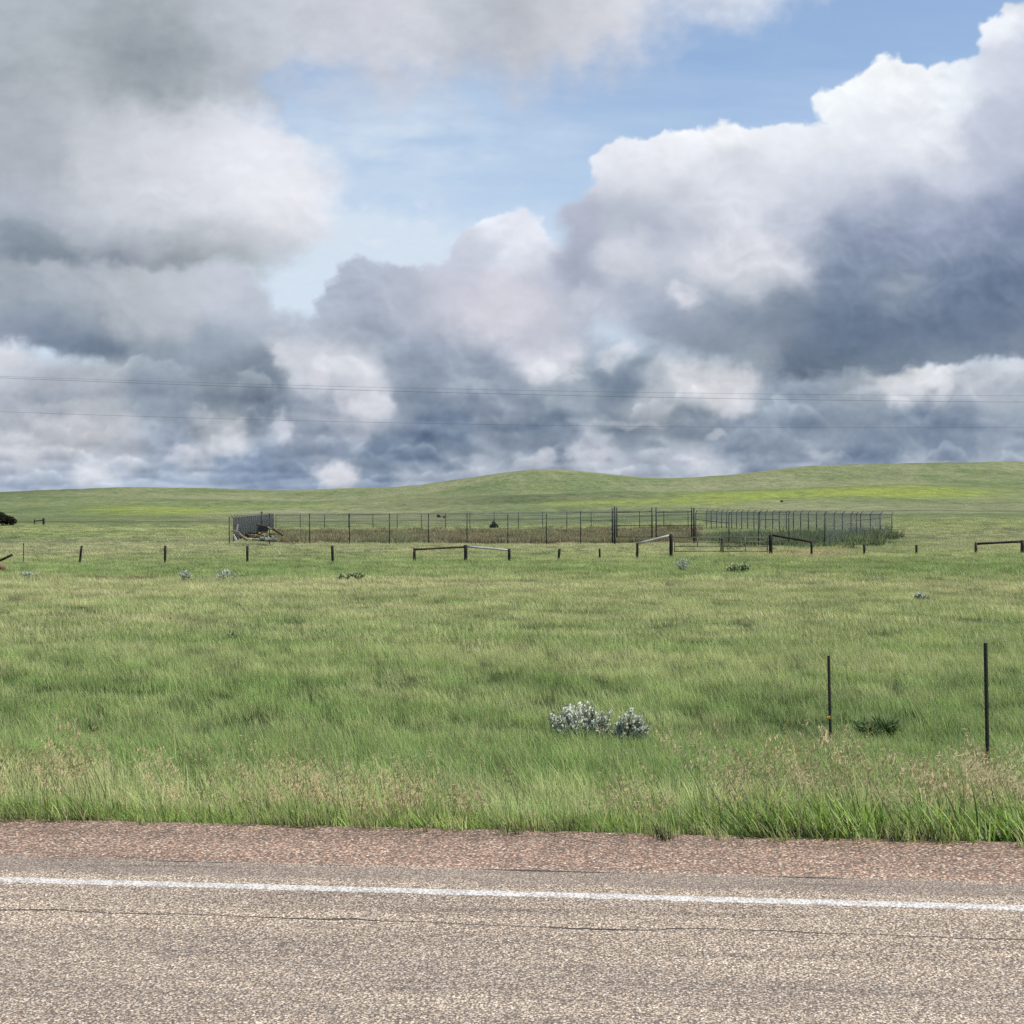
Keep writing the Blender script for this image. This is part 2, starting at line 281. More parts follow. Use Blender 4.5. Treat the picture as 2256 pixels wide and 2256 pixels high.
def ground_z(x, y, rough=True):
    x = np.asarray(x, float).ravel(); y = np.asarray(y, float).ravel()
    t = x * ST + y * CT
    d = np.hypot(x, y)
    az = np.arctan2(x, np.where(np.abs(y) < 1e-6, 1e-6, np.abs(y)))
    px = 1128 + F * np.tan(np.clip(az, -.9, .9))
    dd = d * np.cos(np.clip(az, -.9, .9))
    dd = np.where(np.abs(az) > .9, d * math.cos(.9), dd)
    cols = [np.full(len(x), -1.62), np.full(len(x), -1.78)]
    for (D, row, off) in ROWS:
        cols.append(EYE + (1130 - np.interp(px, COLX, row)) / F * D - off)
    sk = EYE + (1130 - np.interp(px, SKY_X, SKY_Y)) / F * 1500
    cols += [sk, sk * .55, sk * .1 - 20]
    zt = cubic(np.log(DK), np.stack(cols, 1), np.log(np.clip(dd, 21, 6500)))
    zb = base_profile(t)
    w = sstep(15, 60, t)
    if y.size and (y < 0).any():
        w = np.where(t < 0, 0, w)
    z = zb * (1 - w) + zt * w
    if rough:
        k = sstep(8.2, 14, np.abs(t - 0.0)) * (t > 0) + (t < -8) * 1.0
        z = z + k * (.035 * fbm(x / 1.3, y / 1.3, 3, 900) + .06 * fbm(x / 9, y / 9, 3, 905))
        k2 = sstep(280, 700, d)
        z = z + k2 * (1.5 * fbm(x / 90, y / 130, 4, 910, .55) + .35 * fbm(x / 16, y / 24, 3, 915))
    return z
def gz(x, y): return float(ground_z([x], [y])[0])

def gp(px, d):
    x = (px - 1128) / F * d
    return Vector((x, d, gz(x, d)))

# ---------------------------------------------------------------- ground colour zones: albedo, with some far shade painted in
def macro_color(x, y):
    x = np.asarray(x, float); y = np.asarray(y, float)
    t = x * ST + y * CT; d = np.hypot(x, y)
    px = 1128 + F * x / np.maximum(y, 1.0)
    n1 = fbm(x / 5.5 + .3 * y, y / 5.0, 4, 1001, .58); n2 = fbm(x / 1.7, y / 1.9, 3, 1011); n3 = fbm(x / 38, y / 60, 3, 1021)
    tan = np.interp(t, [8, 12, 17, 21, 25, 30, 36, 46, 58, 70, 77, 82, 98, 107, 118, 150, 220, 300],
                    [.20, .14, .08, .08, .10, .26, .34, .42, .50, .66, .40, .08, .08, .22, .45, .42, .4, .36])
    tan = np.clip(tan + .65 * n1 * np.where(d < 300, 1, .7) + .30 * n2 * (d < 120) + .25 * n3, 0, 1)
    G = np.stack([.098 + .02 * n3, .158 + .02 * n3, .038 + 0 * x], -1)
    L = np.array((.084, .136, .036)); T = np.array((.250, .235, .125))
    lush = np.clip(np.interp(t, [10, 15, 20, 27, 32, 74, 80, 100, 108], [.4, .7, .9, .55, .2, .2, .85, .8, .1]) + .5 * n2 - .2 * n1, 0, 1) * (d < 140)
    c = G * (1 - lush[..., None]) + L * lush[..., None]
    c = c * (1 - tan[..., None]) + T * tan[..., None]
    # grey-pink bloom of the cured grass before the enclosure
    k = np.exp(-((d - 140) / 26) ** 2) * .35 + .25 * sstep(112, 150, d) * (1 - sstep(300, 330, d)) * np.clip(.5 + n3 + n1, 0, 1)
    c = c * (1 - k[..., None]) + np.array((.20, .195, .125)) * k[..., None]
    # red-brown weeds inside the enclosure
    r = sstep(600, 680, px + 60 * n1) * (1 - sstep(1500, 1570, px)) * sstep(137, 142, d) * (1 - sstep(185, 250, d + 30 * n1)) * .8
    c = c * (1 - r[..., None]) + np.array((.20, .14, .085)) * r[..., None]
    # rank green weeds at its right corner
    g = np.exp(-((px - 1790) / 190) ** 2 - ((d - 137) / 17) ** 2) * .9
    c = c * (1 - g[..., None]) + np.array((.055, .095, .03)) * g[..., None]
    br = np.exp(-((px - 1780) / 110) ** 2 - ((d - 111) / 6) ** 2) * .7
    c = c * (1 - br[..., None]) + np.array((.25, .18, .11)) * br[..., None]
    # hills
    h = sstep(290, 360, d)
    hn = fbm(x / 60 + .3 * n3, y / 150, 4, 1031, .58); hm = fbm(x / 14, y / 40, 3, 1041, .6)
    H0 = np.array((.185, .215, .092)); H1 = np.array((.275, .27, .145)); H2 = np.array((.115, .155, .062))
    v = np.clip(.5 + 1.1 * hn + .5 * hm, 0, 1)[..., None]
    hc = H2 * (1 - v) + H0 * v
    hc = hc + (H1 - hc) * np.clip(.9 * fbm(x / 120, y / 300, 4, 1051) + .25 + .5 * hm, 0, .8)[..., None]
    dk = np.exp(-((px - 1130) / 230) ** 2) * sstep(640, 700, d) * (1 - sstep(800, 880, d)) * .75 + np.exp(-((px - 20) / 170) ** 2) * sstep(850, 1000, d) * .5  # shade of the middle slope painted into the colour; left hilltop darker too
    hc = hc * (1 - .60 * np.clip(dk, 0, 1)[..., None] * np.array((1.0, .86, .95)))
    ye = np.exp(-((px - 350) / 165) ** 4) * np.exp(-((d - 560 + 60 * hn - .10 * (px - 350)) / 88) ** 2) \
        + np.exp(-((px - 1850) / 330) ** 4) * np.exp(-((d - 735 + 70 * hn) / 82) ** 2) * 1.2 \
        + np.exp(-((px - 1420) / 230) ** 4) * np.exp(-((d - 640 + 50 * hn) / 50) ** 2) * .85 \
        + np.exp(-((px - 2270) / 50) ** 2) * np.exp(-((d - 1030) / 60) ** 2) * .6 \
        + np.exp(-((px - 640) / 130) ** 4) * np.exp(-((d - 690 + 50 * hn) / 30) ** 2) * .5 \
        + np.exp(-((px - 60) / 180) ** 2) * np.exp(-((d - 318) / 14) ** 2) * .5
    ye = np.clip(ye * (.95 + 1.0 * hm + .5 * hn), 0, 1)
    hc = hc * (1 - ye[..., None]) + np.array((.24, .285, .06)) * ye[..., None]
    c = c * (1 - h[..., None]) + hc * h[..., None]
    # the far track: its bank shadow painted in as a dark line
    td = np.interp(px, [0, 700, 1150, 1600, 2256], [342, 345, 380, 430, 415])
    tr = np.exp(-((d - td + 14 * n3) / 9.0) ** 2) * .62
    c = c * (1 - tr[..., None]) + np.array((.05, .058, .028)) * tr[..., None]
    # worn earth beyond the near swale, left
    b = np.exp(-((d - 84 - 2 * n1) / 1.6) ** 2) * (1 - sstep(420, 640, px)) * np.clip(.3 + 1.6 * n1, 0, .8)
    c = c * (1 - b[..., None]) + np.array((.13, .085, .05)) * b[..., None]
    dead = np.exp(-((t - 7.9) / .16) ** 2) * .8
    c = c * (1 - dead[..., None]) + np.array((.17, .125, .085)) * dead[..., None]
    v2 = (1 + .10 * n2 + .13 * n1 + .07 * n3)[..., None]
    return np.clip(c * v2, .01, .6)

# ---------------------------------------------------------------- mesh helpers
class MB:
    def __init__(s): s.v = []; s.f = []; s.c = []
    def add(s, vs, fs, col=None):
        n = len(s.v); s.v.extend([tuple(p) for p in vs]); s.f.extend([tuple(i + n for i in f) for f in fs])
        s.c.extend([col or (1, 1, 1, 1)] * len(vs)); return s
    def box(s, c, size, R=None, bev=0.0):
        hx, hy, hz = size[0] / 2, size[1] / 2, size[2] / 2
        b = min(bev, hx * .6, hy * .6, hz * .6)
        if b <= 0:
            vs = [Vector((x * hx, y * hy, z * hz)) for x in (-1, 1) for y in (-1, 1) for z in (-1, 1)]
            fs = [(0, 1, 3, 2), (4, 6, 7, 5), (0, 4, 5, 1), (2, 3, 7, 6), (0, 2, 6, 4), (1, 5, 7, 3)]
        else:
            prof = [(-hx + b, -hy), (hx - b, -hy), (hx, -hy + b), (hx, hy - b), (hx - b, hy), (-hx + b, hy), (-hx, hy - b), (-hx, -hy + b)]
            k = (1 - b / max(hx, 1e-6)); q = (1 - b / max(hy, 1e-6))
            vs = [Vector((x * k, y * q, -hz)) for x, y in prof] + [Vector((x, y, -hz + b)) for x, y in prof] + [Vector((x, y, hz - b)) for x, y in prof] + [Vector((x * k, y * q, hz)) for x, y in prof]
            fs = [tuple(range(7, -1, -1)), tuple(range(24, 32))]
            for r in range(3):
                for i in range(8):
                    j = (i + 1) % 8; fs.append((r*8 + i, r*8 + j, r*8 + 8 + j, r*8 + 8 + i))
        if R is not None: vs = [R @ p for p in vs]
        return s.add([Vector(c) + p for p in vs], fs)
    def tube(s, pts, rad, n=8, caps=True, jit=0.0, flat=1.0):
        pts = [Vector(p) for p in pts]
        if not hasattr(rad, '__len__'): rad = [rad] * len(pts)
        vs = []; fs = []
        up = None
        for i, p in enumerate(pts):
            d = (pts[min(i + 1, len(pts) - 1)] - pts[max(i - 1, 0)]).normalized()
            if up is None:
                up = Vector((0, 0, 1)) if abs(d.z) < .9 else Vector((0, 1, 0))
            u = d.cross(up).normalized(); w = u.cross(d).normalized()
            for k in range(n):
                a = 2 * math.pi * k / n
                r = rad[i] * (1 + random.uniform(-jit, jit))
                vs.append(p + u * math.cos(a) * r + w * math.sin(a) * r * flat)
        for i in range(len(pts) - 1):
            for k in range(n):
                k2 = (k + 1) % n
                fs.append((i*n + k, i*n + k2, (i+1)*n + k2, (i+1)*n + k))
        if caps:
            fs.append(tuple(range(n - 1, -1, -1))); fs.append(tuple(range((len(pts)-1)*n, len(pts)*n)))
        return s.add(vs, fs)
    def build(s, name, m, parent=None, smooth=False, colattr=None, origin=None):
        me = bpy.data.meshes.new(name)
        vs = s.v
        if origin is not None: vs = [tuple(Vector(p) - Vector(origin)) for p in vs]
        me.from_pydata(vs, [], s.f); me.materials.append(m)
        if smooth: me.polygons.foreach_set('use_smooth', [True] * len(me.polygons))
        if colattr:
            a = me.color_attributes.new(colattr, 'FLOAT_COLOR', 'POINT'); a.data.foreach_set('color', np.array(s.c, np.float32).ravel())
        me.update()
        o = bpy.data.objects.new(name, me); C.objects.link(o)
        if origin is not None: o.location = origin
        if parent is not None:
            o.parent = parent
        return o

def fast_mesh(name, V, Fq):
    me = bpy.data.meshes.new(name)
    V = np.asarray(V, np.float32); Fq = np.asarray(Fq, np.int32); k = Fq.shape[1]
    me.vertices.add(len(V)); me.vertices.foreach_set('co', V.ravel())
    me.loops.add(Fq.size); me.loops.foreach_set('vertex_index', Fq.ravel())
    me.polygons.add(len(Fq)); me.polygons.foreach_set('loop_start', np.arange(0, Fq.size, k, dtype=np.int32))
    me.update(calc_edges=True); return me

def tag(o, label=None, cat=None, group=None, kind=None):
    if label: o['label'] = label
    if cat: o['category'] = cat
    if group: o['group'] = group
    if kind: o['kind'] = kind
    return o
def empty(name, loc, label, cat, group=None):
    o = bpy.data.objects.new(name, None); C.objects.link(o); o.location = loc; o.empty_display_size = .2
    return tag(o, label, cat, group)

# ---------------------------------------------------------------- materials
def newmat(name):
    m = bpy.data.materials.new(name); m.use_nodes = True
    nt = m.node_tree; nt.nodes.clear()
    return m, nt, nt.nodes.new('ShaderNodeOutputMaterial')
def N(nt, typ, **kw):
    n = nt.nodes.new(typ)
    for k, v in kw.items():
        if k.startswith('i_'):
            key = k[2:]
            key = int(key) if key.isdigit() else key
            n.inputs[key].default_value = v
        else: setattr(n, k, v)
    return n
def mix(nt, fac, a, b, blend='MIX'):
    n = nt.nodes.new('ShaderNodeMix'); n.data_type = 'RGBA'; n.blend_type = blend
    for s, v in ((n.inputs[0], fac), (n.inputs[6], a), (n.inputs[7], b)):
        if hasattr(v, 'is_output') or isinstance(v, bpy.types.NodeSocket): nt.links.new(v, s)
        elif isinstance(v, (int, float)): s.default_value = v if s.type == 'VALUE' else (v, v, v, 1)
        else: s.default_value = tuple(v) + ((1,) if len(v) == 3 else ())
    return n.outputs[2]
def math_(nt, op, a, b=None, c=None, clamp=False):
    n = nt.nodes.new('ShaderNodeMath'); n.operation = op; n.use_clamp = clamp
    for i, v in enumerate((a, b, c)):
        if v is None: continue
        if isinstance(v, bpy.types.NodeSocket): nt.links.new(v, n.inputs[i])
        else: n.inputs[i].default_value = v
    return n.outputs[0]
def ramp(nt, fac, stops, interp='LINEAR'):
    n = nt.nodes.new('ShaderNodeValToRGB'); cr = n.color_ramp; cr.interpolation = interp
    while len(cr.elements) < len(stops): cr.elements.new(.5)
    for e, (p, c) in zip(cr.elements, stops):
        e.position = p; e.color = tuple(c) + (1,) if len(c) == 3 else c
    nt.links.new(fac, n.inputs[0]); return n.outputs[0]
def simple(name, col, rough=.8, var=.35, scale=18, metal=0.0, streak=(1, 1, 1), col2=None, bump=0.0, fine=None):
    m, nt, out = newmat(name)
    tc = N(nt, 'ShaderNodeTexCoord'); mp = N(nt, 'ShaderNodeMapping'); mp.inputs['Scale'].default_value = streak
    nt.links.new(tc.outputs['Object'], mp.inputs[0])
    nz = N(nt, 'ShaderNodeTexNoise', i_Scale=scale, i_Detail=6.0, i_Roughness=.65); nt.links.new(mp.outputs[0], nz.inputs['Vector'])
    c2 = col2 or tuple(v * (1 - var) for v in col)
    r = ramp(nt, nz.outputs[0], [(.30, c2), (.68, tuple(min(1, v * (1 + var * .6)) for v in col))])
    p = N(nt, 'ShaderNodeBsdfPrincipled', i_Roughness=rough, i_Metallic=metal); nt.links.new(r, p.inputs['Base Color'])
    if bump:
        b = N(nt, 'ShaderNodeBump', i_Strength=bump, i_Distance=.01); nt.links.new(nz.outputs[0], b.inputs['Height']); nt.links.new(b.outputs[0], p.inputs['Normal'])
    nt.links.new(p.outputs[0], out.inputs[0]); return m

M = {}
M['dark_wood'] = simple('creosoted wood', (.022, .015, .011), .9, .5, 9, streak=(3, 3, .5), bump=.5)
M['brown_wood'] = simple('weathered brown wood', (.085, .052, .03), .9, .5, 7, streak=(2, 2, .6), bump=.5)
M['pale_wood'] = simple('bleached grey rail', (.52, .47, .40), .85, .35, 7, streak=(.6, 3, 3), bump=.4)
M['tan_wood'] = simple('dry tan board', (.30, .215, .12), .85, .4, 6, bump=.4)
M['red_wood'] = simple('red-brown board', (.24, .10, .06), .85, .45, 6, bump=.4)
M['cream_wood'] = simple('bleached cream board', (.48, .42, .32), .85, .3, 6)
M['white_board'] = simple('flaking white paint', (.66, .61, .54), .7, .3, 9, bump=.3)
M['charcoal'] = simple('charcoal sheet', (.05, .05, .055), .8, .4, 4, bump=.3)
M['blue_grey'] = simple('blue grey metal', (.25, .27, .27), .5, .35, 5, bump=.3)
M['galv'] = simple('weathered galvanised steel', (.034, .036, .037), .55, .35, 9, metal=.2)
M['galv_dark'] = simple('dull dark pipe', (.022, .023, .024), .6, .35, 9, metal=.1)
M['wire'] = simple('galvanised wire', (.235, .24, .245), .8, .2, 20)
M['rust_pipe'] = simple('old painted gate pipe', (.20, .165, .115), .7, .5, 14, metal=.1, col2=(.10, .06, .04))
M['cable'] = simple('dark aluminium cable', (.09, .095, .105), .5, .2, 5)
M['yellow'] = simple('yellow plastic', (.75, .45, .03), .4, .15, 30)
M['tpost'] = simple('rusted dark steel', (.040, .027, .020), .65, .6, 22, metal=.25, streak=(1, 1, .25), col2=(.014, .016, .013), bump=.5)
M['tpost_top'] = simple('worn pale paint', (.30, .31, .30), .6, .45, 40)
M['twig'] = simple('dark sage twig', (.075, .055, .04), .9, .4, 30)

def leaf_mat(name, tint=None, root=.62, tip=1.25, trans=.36, tanc=(.46, .42, .22), headc=(.62, .47, .27), instancer=True, var=.3):
    """blades: vertex colour R = height up the blade, G = how cured, B = seed head"""
    m, nt, out = newmat(name)
    vc = N(nt, 'ShaderNodeAttribute', attribute_name='grad')
    sp = N(nt, 'ShaderNodeSeparateColor'); nt.links.new(vc.outputs['Color'], sp.inputs[0])
    if instancer:
        ia = N(nt, 'ShaderNodeAttribute', attribute_name='tint', attribute_type='INSTANCER'); base = ia.outputs['Color']
        oi = N(nt, 'ShaderNodeObjectInfo'); rnd = oi.outputs['Random']
    else:
        rgb = N(nt, 'ShaderNodeRGB'); rgb.outputs[0].default_value = tuple(tint) + (1,); base = rgb.outputs[0]
        ge = N(nt, 'ShaderNodeNewGeometry'); rnd = ge.outputs['Random Per Island']
    base = mix(nt, sp.outputs[1], base, tanc)
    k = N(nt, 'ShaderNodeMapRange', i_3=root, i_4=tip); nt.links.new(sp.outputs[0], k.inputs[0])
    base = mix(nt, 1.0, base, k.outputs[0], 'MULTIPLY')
    v = N(nt, 'ShaderNodeMapRange', i_3=1 - var, i_4=1 + var); nt.links.new(rnd, v.inputs[0])
    base = mix(nt, 1.0, base, v.outputs[0], 'MULTIPLY')
    base = mix(nt, 1.0, base, vc.outputs['Alpha'], 'MULTIPLY')
    base = mix(nt, sp.outputs[2], base, headc)
    d = N(nt, 'ShaderNodeBsdfPrincipled', i_Roughness=.55); nt.links.new(base, d.inputs['Base Color'])
    d.inputs['Specular IOR Level'].default_value = .2
    # blades stand in tufts: shade them largely as the tuft they belong to
    gn = N(nt, 'ShaderNodeNewGeometry'); va = N(nt, 'ShaderNodeVectorMath', operation='SCALE'); va.inputs['Scale'].default_value = .55; nt.links.new(gn.outputs['Normal'], va.inputs[0])
    vb = N(nt, 'ShaderNodeVectorMath', operation='ADD'); vb.inputs[1].default_value = (0, 0, .6); nt.links.new(va.outputs[0], vb.inputs[0])
    vn = N(nt, 'ShaderNodeVectorMath', operation='NORMALIZE'); nt.links.new(vb.outputs[0], vn.inputs[0]); nt.links.new(vn.outputs[0], d.inputs['Normal'])
    t = N(nt, 'ShaderNodeBsdfTranslucent'); nt.links.new(mix(nt, 1.0, base, (1.1, 1.15, .6), 'MULTIPLY'), t.inputs[0])
    ms = N(nt, 'ShaderNodeMixShader', i_0=trans); nt.links.new(d.outputs[0], ms.inputs[1]); nt.links.new(t.outputs[0], ms.inputs[2])
    nt.links.new(ms.outputs[0], out.inputs[0]); return m
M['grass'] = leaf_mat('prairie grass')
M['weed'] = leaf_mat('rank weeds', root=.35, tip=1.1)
M['sage'] = leaf_mat('silver sage leaf', tint=(.58, .60, .50), root=.5, tip=1.25, trans=.2, tanc=(.56, .54, .45), instancer=False, var=.3)
M['sage_far'] = leaf_mat('dusty sage leaf', tint=(.56, .60, .50), root=.65, tip=1.15, trans=.2, tanc=(.36, .38, .30), instancer=False, var=.3)
M['juniper'] = leaf_mat('dark juniper leaf', tint=(.026, .038, .016), root=.6, tip=1.2, trans=.15, tanc=(.11, .05, .02), instancer=False)
M['darkweed'] = leaf_mat('dark green weed leaf', tint=(.15, .225, .08), root=.85, tip=1.3, trans=.25, tanc=(.09, .12, .05), instancer=False)
M['scrub'] = leaf_mat('grey green scrub leaf', tint=(.26, .33, .16), root=.7, tip=1.3, trans=.2, instancer=False)

# ground
def ground_mat():
    m, nt, out = newmat('prairie ground')
    ge = N(nt, 'ShaderNodeNewGeometry')
    at_ = N(nt, 'ShaderNodeAttribute', attribute_name='tint')
    n1 = N(nt, 'ShaderNodeTexNoise', i_Scale=2.2, i_Detail=8.0, i_Roughness=.75); nt.links.new(ge.outputs['Position'], n1.inputs['Vector'])
    mp = N(nt, 'ShaderNodeMapping'); mp.inputs['Scale'].default_value = (1, .35, 1); nt.links.new(ge.outputs['Position'], mp.inputs[0])
    n2 = N(nt, 'ShaderNodeTexNoise', i_Scale=.22, i_Detail=9.0, i_Roughness=.72); nt.links.new(mp.outputs[0], n2.inputs['Vector'])
    k1 = ramp(nt, n1.outputs[0], [(.28, (.55, .55, .55)), (.72, (1.35, 1.35, 1.35))])
    k2 = ramp(nt, n2.outputs[0], [(.30, (.62, .64, .62)), (.50, (1, 1, 1)), (.72, (1.42, 1.36, 1.36))])
    k1 = mix(nt, at_.outputs['Alpha'], (1, 1, 1), k1)
    dn = N(nt, 'ShaderNodeMapping'); dn.inputs['Scale'].default_value = (.16, .07, .16); nt.links.new(ge.outputs['Position'], dn.inputs[0])
    dv = N(nt, 'ShaderNodeTexVoronoi', i_Scale=1.0); nt.links.new(dn.outputs[0], dv.inputs['Vector'])
    ds = N(nt, 'ShaderNodeSeparateColor'); nt.links.new(dv.outputs['Color'], ds.inputs[0])
    dt = math_(nt, 'MULTIPLY', math_(nt, 'LESS_THAN', dv.outputs['Distance'], math_(nt, 'MULTIPLY', ds.outputs[0], .26)), math_(nt, 'GREATER_THAN', ds.outputs[1], .45))
    dt = math_(nt, 'MULTIPLY', dt, math_(nt, 'SUBTRACT', .9, at_.outputs['Alpha'], clamp=True))
    c = mix(nt, 1.0, at_.outputs['Color'], k1, 'MULTIPLY'); c = mix(nt, math_(nt, 'MULTIPLY', dt, .8), c, (.05, .065, .03)); c = mix(nt, 1.0, c, k2, 'MULTIPLY')
    p = N(nt, 'ShaderNodeBsdfPrincipled', i_Roughness=.95); p.inputs['Specular IOR Level'].default_value = .1
    nt.links.new(c, p.inputs['Base Color'])
    b = N(nt, 'ShaderNodeBump', i_Strength=.7, i_Distance=.35); nt.links.new(n1.outputs[0], b.inputs['Height'])
    b2 = N(nt, 'ShaderNodeBump', i_Strength=.6, i_Distance=2.0); nt.links.new(n2.outputs[0], b2.inputs['Height']); nt.links.new(b.outputs[0], b2.inputs['Normal'])
    nt.links.new(b2.outputs[0], p.inputs['Normal']); nt.links.new(p.outputs[0], out.inputs[0]); return m
M['ground'] = ground_mat()

def chip_mat(name, stones, scale=102, road=True, gain=1.0):
    """chip seal: crushed stones in bitumen; local x runs along the road, local y across it"""
    m, nt, out = newmat(name)
    tc = N(nt, 'ShaderNodeTexCoord'); vec = tc.outputs['Object']
    wob = N(nt, 'ShaderNodeTexNoise', i_Scale=160.0, i_Detail=2.0); nt.links.new(vec, wob.inputs['Vector'])
    va = N(nt, 'ShaderNodeMix'); va.data_type = 'VECTOR'; va.inputs[0].default_value = .012
    nt.links.new(vec, va.inputs[4]); nt.links.new(wob.outputs['Color'], va.inputs[5])
    vo = N(nt, 'ShaderNodeTexVoronoi', i_Scale=scale, i_Randomness=1.0); nt.links.new(va.outputs[1], vo.inputs['Vector'])
    sp = N(nt, 'ShaderNodeSeparateColor'); nt.links.new(vo.outputs['Color'], sp.inputs[0])
    stone = ramp(nt, sp.outputs[0], stones, 'CONSTANT')
    br = N(nt, 'ShaderNodeMapRange', i_3=.55, i_4=1.45); nt.links.new(sp.outputs[1], br.inputs[0])
    stone = mix(nt, 1.0, stone, br.outputs[0], 'MULTIPLY')
    gap = ramp(nt, vo.outputs['Distance'], [(.42, (0, 0, 0)), (.66, (1, 1, 1))])
    big = N(nt, 'ShaderNodeTexNoise', i_Scale=22.0, i_Detail=3.0, i_Roughness=.7); nt.links.new(vec, big.inputs['Vector'])
    lost = ramp(nt, big.outputs[0], [(.58, (0, 0, 0)), (.70, (.75, .75, .75))])
    g = mix(nt, 1.0, gap, lost, 'LIGHTEN')
    col = mix(nt, g, stone, (.165, .125, .095))
    mp = N(nt, 'ShaderNodeMapping'); mp.inputs['Scale'].default_value = (.35, 2.4, 1); nt.links.new(vec, mp.inputs[0])
    lg = N(nt, 'ShaderNodeTexNoise', i_Scale=1.3, i_Detail=5.0, i_Roughness=.6); nt.links.new(mp.outputs[0], lg.inputs['Vector'])
    k = ramp(nt, lg.outputs[0], [(.30, (.80 * gain, .80 * gain, .81 * gain)), (.66, (1.14 * gain, 1.13 * gain, 1.11 * gain))])
    col = mix(nt, 1.0, col, k, 'MULTIPLY')
    bumpsrc = vo.outputs['Distance']
    if road:
        sx = N(nt, 'ShaderNodeSeparateXYZ'); nt.links.new(vec, sx.inputs[0])
        # worn tar strip between line and shoulder
        ed = N(nt, 'ShaderNodeTexNoise', i_Scale=2.6, i_Detail=6.0, i_Roughness=.65); nt.links.new(vec, ed.inputs['Vector'])
        tt = math_(nt, 'ADD', sx.outputs[1], math_(nt, 'MULTIPLY', math_(nt, 'SUBTRACT', ed.outputs[0], .5), .16))
        band = math_(nt, 'MULTIPLY', math_(nt, 'SMOOTH_MAX', 0.0, math_(nt, 'SUBTRACT', 1.0, math_(nt, 'ABSOLUTE', math_(nt, 'DIVIDE', math_(nt, 'SUBTRACT', tt, 6.75), .17))), .02), 2.2, clamp=True)
        fl = ramp(nt, big.outputs[0], [(.25, (.62, .62, .62)), (.60, (1, 1, 1))])
        bandf = math_(nt, 'MULTIPLY', math_(nt, 'MULTIPLY', band, fl), .52)
        col = mix(nt, bandf, col, (.20, .16, .135))
        # long crack
        cw = N(nt, 'ShaderNodeTexNoise', noise_dimensions='1D', i_Scale=.9, i_Detail=7.0, i_Roughness=.62); nt.links.new(sx.outputs[0], cw.inputs['W'])
        cw2 = N(nt, 'ShaderNodeTexNoise', noise_dimensions='1D', i_Scale=1.7, i_Detail=3.0); nt.links.new(math_(nt, 'ADD', sx.outputs[0], 31.7), cw2.inputs['W'])
        off = math_(nt, 'ADD', 5.965, math_(nt, 'MULTIPLY', math_(nt, 'SUBTRACT', cw.outputs[0], .5), .22))
        dist = math_(nt, 'ABSOLUTE', math_(nt, 'SUBTRACT', sx.outputs[1], off))
        wid = math_(nt, 'MULTIPLY_ADD', math_(nt, 'SUBTRACT', cw2.outputs[0], .34), .034, .002)
        cr = math_(nt, 'SUBTRACT', 1.0, math_(nt, 'DIVIDE', dist, math_(nt, 'MAXIMUM', wid, .0062)), clamp=True)
        cr = math_(nt, 'MULTIPLY', cr, 2.5, clamp=True)
        col = mix(nt, math_(nt, 'MULTIPLY', cr, .95), col, (.04, .036, .033))
        # broken seam against the shoulder
        cs = N(nt, 'ShaderNodeTexNoise', noise_dimensions='1D', i_Scale=1.1, i_Detail=4.0); nt.links.new(math_(nt, 'ADD', sx.outputs[0], 77.3), cs.inputs['W'])
        so_ = math_(nt, 'ADD', 6.878, math_(nt, 'MULTIPLY', math_(nt, 'SUBTRACT', cw.outputs[0], .5), .035))
        sw = math_(nt, 'MAXIMUM', math_(nt, 'MULTIPLY', math_(nt, 'SUBTRACT', cs.outputs[0], .47), .11), .0001)
        sc_ = math_(nt, 'MULTIPLY', math_(nt, 'SUBTRACT', 1.0, math_(nt, 'DIVIDE', math_(nt, 'ABSOLUTE', math_(nt, 'SUBTRACT', sx.outputs[1], so_)), sw), clamp=True), 2.0, clamp=True)
        col = mix(nt, math_(nt, 'MULTIPLY', sc_, .85), col, (.035, .03, .028))
        # stain lines further in
        st = N(nt, 'ShaderNodeMapping'); st.inputs['Scale'].default_value = (.5, 7, 1); nt.links.new(vec, st.inputs[0])
        sn = N(nt, 'ShaderNodeTexNoise', i_Scale=1.0, i_Detail=7.0, i_Roughness=.62); nt.links.new(st.outputs[0], sn.inputs['Vector'])
        sk = ramp(nt, sn.outputs[0], [(.34, (.72, .72, .74)), (.46, (1, 1, 1))])
        col = mix(nt, 1.0, col, sk, 'MULTIPLY')
        wt = N(nt, 'ShaderNodeMapRange', interpolation_type='SMOOTHSTEP', i_1=.75, i_2=.1, i_3=0.0, i_4=.16); nt.links.new(math_(nt, 'ABSOLUTE', math_(nt, 'SUBTRACT', tt, 5.15)), wt.inputs[0])
        col = mix(nt, wt.outputs[0], col, (.20, .18, .165))
    p = N(nt, 'ShaderNodeBsdfPrincipled', i_Roughness=.85); p.inputs['Specular IOR Level'].default_value = .25
    nt.links.new(col, p.inputs['Base Color'])
    b = N(nt, 'ShaderNodeBump', i_Strength=.9, i_Distance=.006, invert=True); nt.links.new(bumpsrc, b.inputs['Height'])
    nt.links.new(b.outputs[0], p.inputs['Normal']); nt.links.new(p.outputs[0], out.inputs[0]); return m
M['road'] = chip_mat('tan chip seal', [(0, (.29, .235, .18)), (.12, (.67, .535, .39)), (.36, (.60, .45, .315)), (.56, (.75, .61, .45)), (.78, (.47, .38, .30)), (.88, (.84, .72, .57))])
M['shoulder'] = chip_mat('red chip seal', [(0, (.17, .115, .085)), (.14, (.53, .34, .235)), (.42, (.45, .275, .19)), (.62, (.62, .44, .31)), (.80, (.30, .205, .155)), (.92, (.74, .61, .47))], road=False, scale=74)
